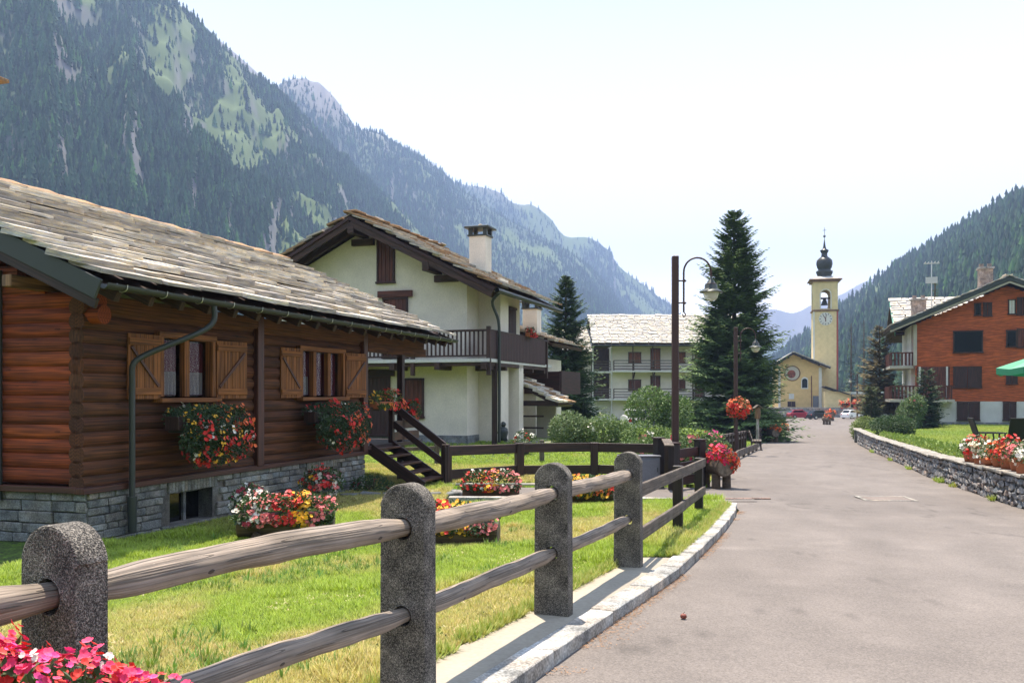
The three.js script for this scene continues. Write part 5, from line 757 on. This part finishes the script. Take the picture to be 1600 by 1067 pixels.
// ---------------------------------------------------------------- roadside furniture
{
  const b = thing('park_bench', 'dark timber bench seen from its end facing the road', 'bench', [12.0, roadY(44) + 0.005, -44], 1.3);
  for (const x of [-0.75, 0.75]) { part(b, 'leg', bar([x, 0, 0.24], [x, 0.44, 0.2], 0.07, 0.09), M.dark); part(b, 'leg', bar([x, 0, -0.24], [x, 0.46, -0.18], 0.07, 0.09), M.dark); part(b, 'back_support', bar([x, 0.4, -0.2], [x, 0.92, -0.38], 0.06, 0.08), M.dark); part(b, 'seat_bearer', cbx(0.06, 0.08, 0.5, x, 0.4, 0.0), M.dark); }
  for (let i = 0; i < 4; i++) part(b, 'seat_slat', cbx(1.7, 0.04, 0.105, 0, 0.462, 0.2 - i * 0.125, 0.008), M.greyBoard); for (let i = 0; i < 3; i++) part(b, 'back_slat', cbx(1.7, 0.1, 0.03, 0, 0.6 + i * 0.135, -0.21 - i * 0.047, 0.006, -0.33), M.greyBoard);
  // planter logs with flowers standing along the road
  const stand = (label, x, d, bl, seed, s = 1) => { const t = thing('log_flower_stand', label, 'planter', [x, roadY(d) + 0.005, -d], 0.25, 'log flower stands along the road'); t.scale.setScalar(s); for (const [z, xx] of [[-0.25, -0.12], [-0.25, 0.14], [0.25, -0.12], [0.25, 0.14]]) part(t, 'leg', cy(0.09, 0.1, 0.34, 12, xx, 0.17, z), M.bark); part(t, 'trough', at(clean(new THREE.CylinderGeometry(0.22, 0.21, 0.9, 16)), 0, 0.5, 0, Math.PI / 2), M.bark); part(t, 'cut_end', cy(0.19, 0.19, 0.008, 16, 0, 0.5, 0.452, Math.PI / 2), M.endgrain); planting({ add: o => { o.position.y = 0.68; t.add(o); } }, many([blob(0.02, 0.06, 0.1, 0.26, 0.18, 0.5), blob(0.2, -0.08, 0.1, 0.16, 0.22, 0.45)]), 900, 0.06, bl, seed); return t; };
  stand('log flower stand with pink and orange begonias at the fence corner', 4.62, 20.3, [[HOT, 130, 0.075, p => p.x < 0.08], [RED, 200, 0.075], [ORG, 180, 0.075, p => p.x > 0.06], [WHITE, 26, 0.06]], 741);
  stand('log flower stand with orange flowers past the bench', 16.65, 57.5, [[ORG, 150, 0.08], [RED, 60, 0.08]], 742, 1.25); stand('farther log flower stand with red flowers by the spruce', 22.5, 75, [[RED, 120, 0.08], [ORG, 60, 0.08]], 743, 1.3);
  stand('distant log flower stand right of the road end', 41.5, 118, [[ORG, 150, 0.08], [RED, 60, 0.08]], 744, 1.5); stand('distant log flower stand in front of the bell tower', 48.6, 137, [[ORG, 150, 0.09], [RED, 60, 0.09]], 745, 1.9);
  const p = thing('wooden_totem', 'pale carved wooden sign post behind the bench', 'sign post', [12.9, roadY(47) + 0.05, -47], 0.1); part(p, 'post', cy(0.07, 0.08, 1.5, 10, 0, 0.75, 0), M.coping); part(p, 'head', cbx(0.26, 0.62, 0.22, 0, 1.78, 0, 0.05), M.tan); part(p, 'roof', [bar([-0.24, 2.02, 0], [0.0, 2.2, 0], 0.34, 0.03), bar([0.24, 2.02, 0], [0.0, 2.2, 0], 0.34, 0.03)], M.greyBoard);
}
// ---------------------------------------------------------------- garden furniture behind the wall
{
  const chair = (label, x, d, turn) => { const t = thing('garden_chair', label, 'chair', [x, rightY(x, d) + 0.01, -d], turn, 'black garden chairs'); for (const sx of [-1, 1]) { part(t, 'leg', bar([sx * 0.27, 0, 0.27], [sx * 0.26, 0.62, 0.2], 0.035, 0.035), M.black); part(t, 'leg', bar([sx * 0.27, 0, -0.3], [sx * 0.26, 0.62, -0.12], 0.035, 0.035), M.black); part(t, 'armrest', cbx(0.05, 0.03, 0.52, sx * 0.27, 0.64, 0.02), M.black); } part(t, 'seat', cbx(0.5, 0.05, 0.48, 0, 0.42, 0.02, 0.015), M.black); part(t, 'backrest', at(cb(0.52, 0.62, 0.035, 0.012), 0, 0.74, -0.33, -0.32), M.black); return t; };
  chair('black garden chair turned sideways on the lawn', 12.55, 23.6, 1.35); chair('black garden chair seen from behind near the frame edge', 13.0, 23.2, Math.PI - 0.1);
  const tb = thing('garden_table', 'round pale garden table cut by the right frame edge', 'table', [14.55, rightY(14.5, 24) + 0.01, -24]); part(tb, 'tabletop', cy(0.6, 0.6, 0.03, 32, 0, 0.73, 0), M.white); for (let i = 0; i < 3; i++) { const a = i * 2.09; part(tb, 'leg', tube([[Math.cos(a) * 0.05, 0.71, Math.sin(a) * 0.05], [Math.cos(a) * 0.12, 0.35, Math.sin(a) * 0.12], [Math.cos(a) * 0.42, 0.02, Math.sin(a) * 0.42]], 0.02, 6, 14), M.black); }
  const pa = thing('parasol', 'green garden parasol cut by the right frame edge', 'parasol', [14.6, rightY(14.6, 24), -24.0]); part(pa, 'pole', cy(0.024, 0.024, 2.75, 10, 0, 1.38, 0), M.tan); part(pa, 'base', cy(0.24, 0.28, 0.08, 20, 0, 0.04, 0), M.plinth);
  const n = 8, rad = 1.45, pos = [], ty = 2.85, ey = 2.38, sub = 6; const gm = new THREE.MeshPhysicalMaterial({ color: 0x2f8f6a, roughness: 0.85, transmission: 0.25, thickness: 0, side: THREE.DoubleSide });
  const pt = (i, u) => { const a = i / n * 6.2832 + 0.3; return V3(Math.cos(a) * rad * u, ty - (ty - ey) * Math.pow(u, 1.15), Math.sin(a) * rad * u); };
  for (let i = 0; i < n; i++) { const tri = new Soup(); for (let k = 0; k < sub; k++) { const a = pt(i, k / sub), b = pt(i + 1, k / sub), c = pt(i, (k + 1) / sub), e = pt(i + 1, (k + 1) / sub), m1 = a.clone().lerp(b, 0.5), m2 = c.clone().lerp(e, 0.5); m1.y -= 0.05 * k / sub; m2.y -= 0.05 * (k + 1) / sub; for (const [q, w, z] of [[a, c, m1], [m1, c, m2], [m1, m2, b], [b, m2, e]]) tri.tri(q, w, z, [1, 1, 1]); } const c = pt(i, 1), e = pt(i + 1, 1), m2 = c.clone().lerp(e, 0.5); m2.y -= 0.05; const dn = v => { const q = v.clone(); q.y -= 0.17; return q; }; tri.tri(c, dn(c), m2, [1, 1, 1]); tri.tri(m2, dn(c), dn(m2), [1, 1, 1]); tri.tri(m2, dn(m2), e, [1, 1, 1]); tri.tri(e, dn(m2), dn(e), [1, 1, 1]); const g = tri.geo(); g.deleteAttribute('color'); part(pa, 'canopy_panel', g, gm); part(pa, 'rib', bar([0, ty - 0.06, 0], pt(i, 0.98).add(V3(0, -0.03, 0)).toArray(), 0.02, 0.02, 0), M.tan); }
}
// ---------------------------------------------------------------- block of flats
const rails = (p, x0, x1, y, z, h = 0.95, n = 4, every = 1.9) => { for (let i = 0; i < n; i++) part(p, 'rail', bx(x1 - x0, 0.09, 0.05, (x0 + x1) / 2, y + 0.14 + (h - 0.14) * i / (n - 1), z), M.greyBoard); for (let x = x0; x <= x1 + 0.01; x += every) part(p, 'rail_post', bx(0.1, h + 0.05, 0.1, x, y + h / 2, z - 0.08), M.beam); };
function opening(parent, name, x, y, w, hh, z, m, frame = M.beam) { const f = part(parent, name, [bx(w + 0.12, 0.08, 0.1, x, y + hh + 0.04, z + 0.02), bx(w + 0.16, 0.08, 0.14, x, y - 0.04, z + 0.04), bx(0.08, hh, 0.1, x - w / 2, y + hh / 2, z + 0.02), bx(0.08, hh, 0.1, x + w / 2, y + hh / 2, z + 0.02)], frame); const n = m === M.glass ? 1 : 2; for (let i = 0; i < n; i++) part(f, n === 1 ? 'pane' : 'leaf', bx(w / n - 0.03, hh - 0.02, 0.04, x - w / 2 + w / n * (i + 0.5), y + hh / 2, z + 0.03), m); return f; }
const orangeW = wood([0.42, 0.14, 0.05]);
{
  const h = thing('apartment_building', 'three storey block of flats with grey slate roof and wooden balconies', 'building', [10.4, -1.7, -93]), L = 14;
  part(h, 'wall', bx(L, 8.3, 9, L / 2, 4.15, -4.5), M.plaster); part(h, 'plinth', bx(L + 0.06, 0.9, 9.06, L / 2, 0.3, -4.5), M.plinth);
  part(h, 'loggia_wall', bx(1.9, 8.2, 6.4, -0.95, 4.1, -6.0), M.beam); for (const y of [2.75, 5.6]) part(h, 'loggia_floor', bx(2.1, 0.18, 3.4, -1.0, y, -1.6), M.white); for (const y of [2.9, 5.75]) { const g = new THREE.Group(); g.name = 'loggia_railing'; h.add(g); rails(g, -2.0, -0.1, y, -0.05, 0.95, 4, 0.95); } part(h, 'loggia_pillar', [bx(0.12, 8.2, 0.12, -2.0, 4.1, 0), bx(0.14, 8.2, 0.14, -0.06, 4.1, 0.08)], M.white); part(h, 'loggia_base', bx(2.0, 2.6, 6.8, -1.0, 1.3, -4.5), M.white);
  for (const [y, m] of [[5.85, orangeW], [3.0, M.maroon], [0.95, M.maroon]]) for (const k of [0, 1, 2]) { const x = 2.35 + k * 4.6; opening(h, 'window', x, y + (y > 1 ? 0.75 : 0.2), 1.25, 1.0, 0, m); if (y > 1) opening(h, 'balcony_door', x + 2.15, y, 0.95, 2.15, 0, m); }
  for (const [k, y] of [[0, 5.75], [1, 2.85]]) { const b = new THREE.Group(); b.name = 'balcony'; h.add(b); part(b, 'floor', bx(L, 0.16, 1.3, L / 2, y - 0.1, 0.66), M.white); rails(b, 0.05, L, y, 1.25, 1.0, 4, 2.05); for (let x = 0.3; x < L; x += 2.05) part(b, 'strut', bar([x + 1.9, y - 0.15, 1.2], [x + 1.9, y - 0.8, 0.04], 0.12, 0.12, 0), M.beam); }
  for (let x = 2.0; x < L; x += 2.05) part(h, 'pillar', bx(0.1, 5.6, 0.1, x, 5.5, 1.18), M.beam);
  const roofP = (x0, x1, z0, z1, ye, yr, seed, rows, cols) => { const w = Math.hypot(z0 - z1, yr - ye); part(h, 'roof_deck', [bar([(x0 + x1) / 2, ye, z0], [(x0 + x1) / 2, yr, z1], x1 - x0, 0.2, 0), bar([(x0 + x1) / 2, yr - 0.01, z1 - 0.01], [(x0 + x1) / 2, ye, 2 * z1 - z0], x1 - x0, 0.2, 0)], M.beam); slates(h, V3(x0, ye + 0.12, z0 + 0.05), X3, V3(0, yr - ye, z1 - z0).normalize(), x1 - x0, w, rows, cols, 0.05, seed, [M.slateFar, M.slate[0], M.slate[2]], 0, 'roof_slate'); };
  roofP(-2.1, L + 0.5, 1.6, -4.5, 8.35, 11.75, 751, 20, 24); part(h, 'gutter', cy(0.09, 0.09, L + 2.6, 8, L / 2 - 0.8, 8.27, 1.7, 0, 0, Math.PI / 2), M.metalG);
  roofP(-5.6, -1.8, -1.5, -7, 7.6, 10.6, 752, 16, 7); part(h, 'wing_wall', bx(4.2, 7.7, 8, -3.6, 3.85, -7), M.plaster); for (const y of [5.3, 2.6]) opening(h, 'window', -3.6, y, 1.3, 1.5, -3, orangeW);
}
// ---------------------------------------------------------------- cars
function car(label, x, y, d, turn, col, group = 'parked cars') {
  const t = thing('parked_car', label, 'car', [x, y, -d], turn, group), bm = mat(col, { roughness: 0.3, metalness: 0.2 });
  const prof = [[-2.0, 0.32], [-1.98, 0.78], [-1.85, 0.92], [-1.15, 1.0], [0.95, 1.0], [1.75, 0.88], [2.0, 0.7], [2.02, 0.34], [1.7, 0.26], [-1.7, 0.26]]; part(t, 'body', ext(prof, 1.52, 0.07).translate(0, 0, -0.76), bm);
  part(t, 'cabin', ext([[-1.75, 0.98], [-1.35, 1.43], [0.15, 1.45], [0.95, 0.98]], 1.3, 0.05).translate(0, 0, -0.65), bm);
  for (const s of [-1, 1]) { part(t, 'side_window', ext([[-1.5, 1.02], [-1.25, 1.36], [0.1, 1.38], [0.7, 1.02]], 0.01).translate(0, 0, s > 0 ? 0.702 : -0.712), M.glass); part(t, 'headlight', cbx(0.06, 0.13, 0.3, 2.06, 0.68, s * 0.55, 0.02), M.white); part(t, 'tail_light', cbx(0.06, 0.2, 0.22, -2.05, 0.76, s * 0.62, 0.02), mat([0.5, 0.02, 0.02], { roughness: 0.3 })); for (const xx of [-1.25, 1.3]) { const w = part(t, 'wheel', cy(0.32, 0.32, 0.2, 20, xx, 0.32, s * 0.74, Math.PI / 2), M.black); part(w, 'rim', cy(0.19, 0.19, 0.02, 14, xx, 0.32, s * 0.85, Math.PI / 2), M.clip); } }
  part(t, 'rear_window', bar([-1.81, 1.03, 0], [-1.43, 1.42, 0], 1.15, 0.02, 0), M.glass); part(t, 'windscreen', bar([0.22, 1.44, 0], [0.97, 1.03, 0], 1.2, 0.02, 0), M.glass); return t;
}
car('pale car with red tail lights half hidden by the rose garden', 8.55, -0.92, 62, Math.PI / 2, [0.62, 0.6, 0.6]); car('dark car parked at the church terrace', 50.2, roadY(146), 146, 0.3, [0.02, 0.02, 0.025]); car('red car parked behind the dark car at the church', 48.6, roadY(151), 151, 0.1, [0.35, 0.03, 0.05]); car('white car parked under the market roof right of the tower', 57.0, roadY(150), 150, 0.6, [0.75, 0.75, 0.75]);
// ---------------------------------------------------------------- church and bell tower
const tw = thing('bell_tower', 'tall yellow bell tower with clock and dark onion dome', 'tower', [59.7, -2.6, -171], -0.24);
{
  const w = 2.2, y1 = 20.0, y2 = 25.4, h = tw;
  part(h, 'shaft', bx(2 * w, y1, 2 * w, 0, y1 / 2, 0), M.yellowP);
  for (const s of [-1, 1]) part(h, 'corner_band', bx(0.3, y1 - 0.1, 0.3, s * (w - 0.1), y1 / 2, w - 0.1), s > 0 ? mat([0.45, 0.1, 0.08], { map: plasT }) : M.white);
  const arch = (ww, hh) => { const s = new THREE.Shape(); s.moveTo(-w, 0); s.lineTo(w, 0); s.lineTo(w, y2 - y1); s.lineTo(-w, y2 - y1); s.closePath(); const o = new THREE.Path(); o.moveTo(-ww, 0.3); o.lineTo(ww, 0.3); o.lineTo(ww, hh); o.absarc(0, hh, ww, 0, Math.PI); o.closePath(); s.holes.push(o); return met(new THREE.ExtrudeGeometry(s, { depth: 0.5, bevelEnabled: false, curveSegments: 12 })); };
  for (let k = 0; k < 4; k++) part(h, 'belfry_wall', arch(0.85, 3.0).translate(0, 0, w - 0.5 - (k % 2) * 0.002).rotateY(k * Math.PI / 2).translate(0, y1, 0).scale(k % 2 ? 0.999 : 1, 1, k % 2 ? 0.8 : 1), M.yellowP);
  part(h, 'arch_trim', (() => { const pts = [[-0.97, y1 + 0.3, w + 0.03], [-0.97, y1 + 3.0, w + 0.03]]; for (let i = 1; i < 10; i++) { const a = Math.PI * (1 - i / 10); pts.push([Math.cos(a) * 0.97, y1 + 3.0 + Math.sin(a) * 0.97, w + 0.03]); } pts.push([0.97, y1 + 3.0, w + 0.03], [0.97, y1 + 0.3, w + 0.03]); return tube(pts, 0.1, 6, 60); })(), M.white);
  part(h, 'string_course', cbx(2 * w + 0.4, 0.3, 2 * w + 0.4, 0, y1, 0), M.tan); part(h, 'belfry_floor', bx(2 * w - 0.9, 0.2, 2 * w - 0.9, 0, y1 + 0.3, 0), M.greyBoard);
  const bell = part(h, 'bell', lathe([[0.001, 1.2], [0.3, 1.15], [0.42, 0.7], [0.55, 0.25], [0.72, 0], [0.66, 0], [0.001, 0.4]], 18).translate(0, y1 + 1.2, 0), M.metal); part(bell, 'yoke', cbx(2.4, 0.3, 0.3, 0, y1 + 2.5, 0), M.dark);
  const ck = part(h, 'clock_face', cy(1.22, 1.22, 0.08, 36, 0, y1 - 1.6, w + 0.045, Math.PI / 2), M.white); for (let i = 0; i < 12; i++) { const a = i / 12 * 6.2832; part(ck, 'hour_mark', bx(0.1, 0.28, 0.02, Math.sin(a) * 0.98, y1 - 1.6 + Math.cos(a) * 0.98, w + 0.095, 0, 0, -a), M.black); } part(ck, 'hand', [bar([0, y1 - 1.6, w + 0.11], [-0.42, y1 - 0.95, w + 0.11], 0.03, 0.13, 0), bar([0, y1 - 1.6, w + 0.125], [0.12, y1 - 0.7, w + 0.125], 0.02, 0.1, 0), bar([0, y1 - 1.6, w + 0.13], [0, y1 - 2.1, w + 0.13], 0.02, 0.16, 0)], M.maroon);
  part(h, 'cornice', [cbx(2 * w + 0.8, 0.3, 2 * w + 0.8, 0, y2 + 0.15, 0, 0.05), cbx(2 * w + 1.5, 0.28, 2 * w + 1.5, 0, y2 + 0.44, 0, 0.1)], M.tan);
  part(h, 'roof_skirt', lathe([[3.5, 0], [2.2, 0.5], [1.75, 0.6]], 4).rotateY(Math.PI / 4).translate(0, y2 + 0.57, 0), M.slateFar);
  part(h, 'onion_dome', lathe([[1.6, 0], [1.55, 0.8], [1.8, 1.3], [1.85, 1.6], [1.4, 1.85], [1.35, 2.0], [1.62, 2.5], [1.78, 3.2], [1.7, 3.9], [1.2, 4.4], [0.7, 4.75], [0.62, 5.4], [0.95, 5.95], [0.9, 6.1], [0.45, 6.35], [0.28, 6.8], [0.001, 8.9]], 28).scale(0.84, 0.9, 0.84).translate(0, y2 + 0.8, 0), M.copper); part(h, 'finial', [clean(new THREE.SphereGeometry(0.24, 12, 10)).translate(0, y2 + 8.95, 0), cy(0.05, 0.05, 2.2, 6, 0, y2 + 9.5, 0), bx(0.7, 0.08, 0.08, 0, y2 + 10.1, 0)], M.copper);
}
{
  const h = thing('church', 'small ochre church front with round painting and stone gable roof', 'church', [53.4, -2.6, -166], -0.22), W = 3.85, er = 9.6, ap = 11.9;
  part(h, 'wall', ext([[-W, 0], [W, 0], [W, er - 0.4], [0.0 - 1.2, ap - 0.3], [-W, er + 0.1]], 16).translate(0, 0, -16), M.yellow); part(h, 'corner_band', [bx(0.5, er - 0.5, 0.12, W - 0.26, (er - 0.5) / 2, 0.06), bx(0.4, er - 0.5, 0.12, -W + 0.2, (er - 0.5) / 2, 0.06)], M.white);
  for (const [a, b] of [[[-1.2, ap + 0.1], [W + 1.4, er - 0.4]], [[-1.2, ap + 0.1], [-W - 0.9, er + 0.2]]]) { part(h, 'roof', bar([a[0], a[1], -7.2], [b[0], b[1], -7.2], 17.2, 0.22, 0), M.slateFar); part(h, 'barge_board', bar([a[0], a[1] - 0.22, 1.32], [b[0], b[1] - 0.2, 1.32], 0.16, 0.36, 0), M.darker); for (let i = 0; i < 2; i++) { const t = 0.25 + i * 0.45; part(h, 'purlin', cbx(0.3, 0.4, 1.2, lerp(a[0], b[0], t), lerp(a[1], b[1], t) - 0.42, 0.6), M.dark); } }
  const pt = part(h, 'round_painting', cy(1.35, 1.35, 0.05, 36, -1.35, 8.1, 0.03, Math.PI / 2), M.beige); part(pt, 'painted_figure', [cy(0.75, 0.75, 0.03, 24, -1.5, 7.95, 0.062, Math.PI / 2)], mat([0.5, 0.13, 0.07], { map: stoneT })); part(pt, 'rim', clean(new THREE.TorusGeometry(1.35, 0.1, 8, 36)).translate(-1.35, 8.1, 0.06), M.tan); 
  const ws = new THREE.Shape(); ws.moveTo(-0.42, 0); ws.lineTo(0.42, 0); ws.lineTo(0.42, 1.1); ws.absarc(0, 1.1, 0.42, 0, Math.PI); ws.closePath(); const wg = s => met(new THREE.ExtrudeGeometry(ws, { depth: 0.04, bevelEnabled: false })).scale(s, s, 1); const aw = part(h, 'arched_window', wg(1.45).translate(0.85, 5.2, 0.01), M.white); part(aw, 'pane', wg(1.12).translate(0.85, 5.4, 0.04), M.glass);
  opening(h, 'low_window', -1.5, 1.95, 1.3, 0.85, 0, M.maroonD); part(h, 'niche', cbx(0.9, 1.0, 0.1, -1.5, 3.8, 0.05), M.white); part(h, 'door', [cbx(1.0, 2.6, 0.08, 2.8, 2.6, 0.05)], M.grey); part(h, 'downpipe', cy(0.07, 0.07, 6.4, 8, 2.05, 4.4, 0.1), M.maroon);
  part(h, 'side_annex', bx(4.5, 3.4, 5, W + 2.3, 3.0, 1.2), M.yellowP); part(h, 'annex_roof', bar([W + 0.1, 5.6, 1.3], [W + 5.0, 3.9, 1.3], 6.2, 0.2, 0), M.darker);
  const tr = part(h, 'terrace_wall', bx(17, 1.75, 1.0, 2.2, 0.85, 4.6), M.mortar); stonework(tr, V3(-6.3, 0, 5.1), X3, Z3, 17, 1.7, 0.42, 0.5, 1.1, 760, undefined, M.rubble); part(h, 'terrace', bx(17, 0.1, 5, 2.2, 1.75, 2.2), M.coping);
  const s = thing('market_roof', 'long low white roof on posts right of the bell tower', 'shelter', [69, -2.5, -163]); part(s, 'roof', bx(12, 0.35, 4, -3.2, 4.35, 0), M.white); part(s, 'fascia', bx(12.1, 0.5, 0.12, -3.2, 3.9, 2.03), M.grey); for (let i = 0; i < 5; i++) part(s, 'post', bx(0.2, 3.9, 0.2, -8.8 + i * 2.8, 2, 1.8), M.greyBoard); part(s, 'back_wall', bx(12, 3.6, 0.2, -3.2, 1.8, -1.9), M.metalG);
}
// ---------------------------------------------------------------- red house on the right
{
  const h = thing('red_house', 'large red boarded house with white ground floor and slate roof', 'house', [37.06, -0.74, -66.96], -0.33), W = 6.3, b0 = 1.8, ap = 10.95, sl = 0.43, wt = x => ap - 0.5 - Math.abs(x) * sl, D = 9;
  part(h, 'ground_floor', bx(2 * W - 1.7, b0, D, 0.85, b0 / 2, -D / 2 - 0.05), M.white); part(h, 'plinth', bx(2 * W - 1.6, 0.25, D, 0.85, 0.1, -D / 2 - 0.02), M.plinth);
  part(h, 'upper_wall', ext([[-W + 0.1, b0], [W - 0.1, b0], [W - 0.1, wt(W)], [0, wt(0)], [-W + 0.1, wt(W)]], D - 0.1).translate(0, 0, -D), M.redWood);
  const pitch = 0.155; for (let k = 0, y = b0; y < wt(0) - 0.1; k++, y += pitch) { const half = Math.min(W, (ap - 0.5 - y - pitch * 0.5) / sl); if (half < 0.2) break; part(h, 'siding_board', bx(2 * half, pitch - 0.012, 0.05, 0, y + pitch / 2, -0.06, 0.09), M.redWood); }
  const sOf = px => { const k = (px - 800) / 1400; return (k * 69 - 31.1) / (0.946 + k * 0.324); }, op = (nm, px0, px1, py0, py1, m) => { const s0 = sOf(px0), s1 = sOf(px1), dd = 69 - 0.324 * (s0 + s1) / 2, y1 = 1.6 + (616 - py0) / 1400 * dd + 0.74, y0 = 1.6 + (616 - py1) / 1400 * dd + 0.74; return opening(h, nm, (s0 + s1) / 2 - W, y0, s1 - s0, y1 - y0, 0, m); };
  op('picture_window', 1491, 1536, 518, 550, M.glass); op('window', 1524, 1533, 475, 492, M.glass); op('window', 1574, 1589, 517, 541, M.glass); op('window', 1577, 1587, 469, 490, M.white);
  op('shuttered_window', 1491, 1534, 574, 605, M.maroonD); op('shutter', 1538, 1550, 474, 493, M.maroonD); op('shutter', 1591, 1606, 515, 542, M.maroon); op('shutter', 1591, 1606, 466, 491, M.maroonD); op('shuttered_window', 1574, 1590, 581, 599, M.maroonD);
  op('ground_window', 1497, 1531, 629, 656, M.maroonD); op('ground_window', 1569, 1588, 629, 656, M.maroonD); 
  for (const s of [-1, 1]) { const ex = s * (W + 1.85), ey = ap - (W + 1.85) * sl; part(h, 'roof_deck', bar([0, ap, -4.2], [ex, ey, -4.2], 10.2, 0.2, 0), M.beam); part(h, 'barge_board', bar([0, ap - 0.05, 0.95], [ex, ey - 0.05, 0.95], 0.08, 0.3, 0), M.metal); part(h, 'barge_trim', bar([0, ap - 0.32, 0.9], [ex, ey - 0.28, 0.9], 0.06, 0.14, 0), M.beige); slates(h, V3(ex, ey + 0.12, s > 0 ? 0.9 : -9.3), V3(0, 0, s > 0 ? -1 : 1), V3(-s, sl, 0).normalize(), 10.2, Math.hypot(W + 1.85, (W + 1.85) * sl), 16, 14, 0.05, 770 + s, [M.slate[0], M.slate[1]], 0, 'roof_slate'); }
  // recessed ground floor and balconies on the left
  part(h, 'left_wall', bx(0.3, wt(W) - b0, D - 1, -W - 0.05, (wt(W) + b0) / 2, -D / 2 - 0.5), M.white); part(h, 'recess_wall', bx(1.8, 1.75, 0.2, -W + 0.95, 0.88, -0.9), M.beige); part(h, 'ground_door', cbx(0.85, 1.7, 0.08, -W + 0.8, 0.86, -0.75), M.maroonD);
  const bal = (y, x0, x1, z, m) => { const g = new THREE.Group(); g.name = 'balcony'; h.add(g); part(g, 'floor', [bx(x1 - x0, 0.2, 1.3, (x0 + x1) / 2, y - 0.1, z - 0.62), bx(1.5, 0.2, 7, x0 + 0.75, y - 0.102, z - 4.6)], M.beige); part(g, 'handrail', bx(x1 - x0, 0.1, 0.12, (x0 + x1) / 2, y + 1.0, z), m); for (let x = x0 + 0.1; x < x1; x += 0.26) part(g, 'baluster', bx(0.14, 0.95, 0.05, x, y + 0.5, z), m); for (let k = 0; k < 14; k++) part(g, 'side_baluster', bx(0.05, 0.95, 0.2, x0, y + 0.5, z - 0.3 - k * 0.4), m); };
  bal(1.95, -W - 1.9, -W + 2.6, 1.2, M.maroon); bal(4.55, -W - 1.8, -W - 0.1, -0.2, M.maroon);
  part(h, 'loggia', bx(2.3, 2.4, 0.1, -W + 1.25, 3.25, -0.001), M.maroon); part(h, 'loggia_post', [bx(0.14, 2.4, 0.1, -W + 0.3, 3.25, 0.1), bx(0.12, 2.4, 0.1, -W + 2.2, 3.25, 0.1)], M.white); part(h, 'end_post', bx(0.25, wt(W) - 4.6, 0.12, -W - 0.02, (wt(W) + 4.5) / 2, 0.06), M.beige);
  // cross wing behind with its pale roof
  part(h, 'wing_wall', bx(12, 7.6, 7, 1, 3.8, -13), M.white); part(h, 'wing_roof', [bar([-0.4, 7.4, -6.8], [-0.4, 10.75, -13], 13.6, 0.2, 0), bar([-0.4, 10.74, -13.01], [-0.4, 7.4, -19], 13.6, 0.2, 0)], M.beam); slates(h, V3(-7.2, 7.52, -6.75), X3, V3(0, 3.35, -6.2).normalize(), 13.6, 7.1, 14, 16, 0.06, 780, [M.slateFar, M.slate[2]], 0, 'wing_slate'); part(h, 'wing_barge', bar([-7.24, 7.4, -6.7], [-7.24, 10.75, -13], 0.06, 0.35, 0), mat([0.18, 0.42, 0.33])); part(h, 'wing_gable', bx(0.2, 3.2, 6, -5.2, 8.2, -13), M.redWood);
  const chim = (x, y, z, hh, w) => { const c = part(h, 'chimney', bx(w, hh, w, x, y + hh / 2, z), M.rubble[3]); part(c, 'chimney_top', cbx(w + 0.2, 0.15, w + 0.2, x, y + hh + 0.08, z), M.rubble[0]); for (const s of [-1, 1]) part(c, 'chimney_pot', bx(0.3, 0.3, 0.3, x + s * w * 0.3, y + hh + 0.3, z), M.rubble[3]); };
  chim(-1.0, 10.2, -3, 1.9, 0.95); chim(-5.3, 8.4, -8, 1.9, 1.1);
  const ae = part(h, 'aerial', [cy(0.04, 0.04, 4.6, 6, -4.4, 11.2, -7), bx(1.2, 0.08, 0.08, -4.4, 13.3, -7), bx(0.9, 0.5, 0.1, -4.4, 11.9, -7)], M.clip); for (let i = 0; i < 5; i++) part(ae, 'element', bx(0.05, 0.05, 0.9, -4.9 + i * 0.25, 13.38, -7), M.clip);
}
renderer.render(scene, camera);
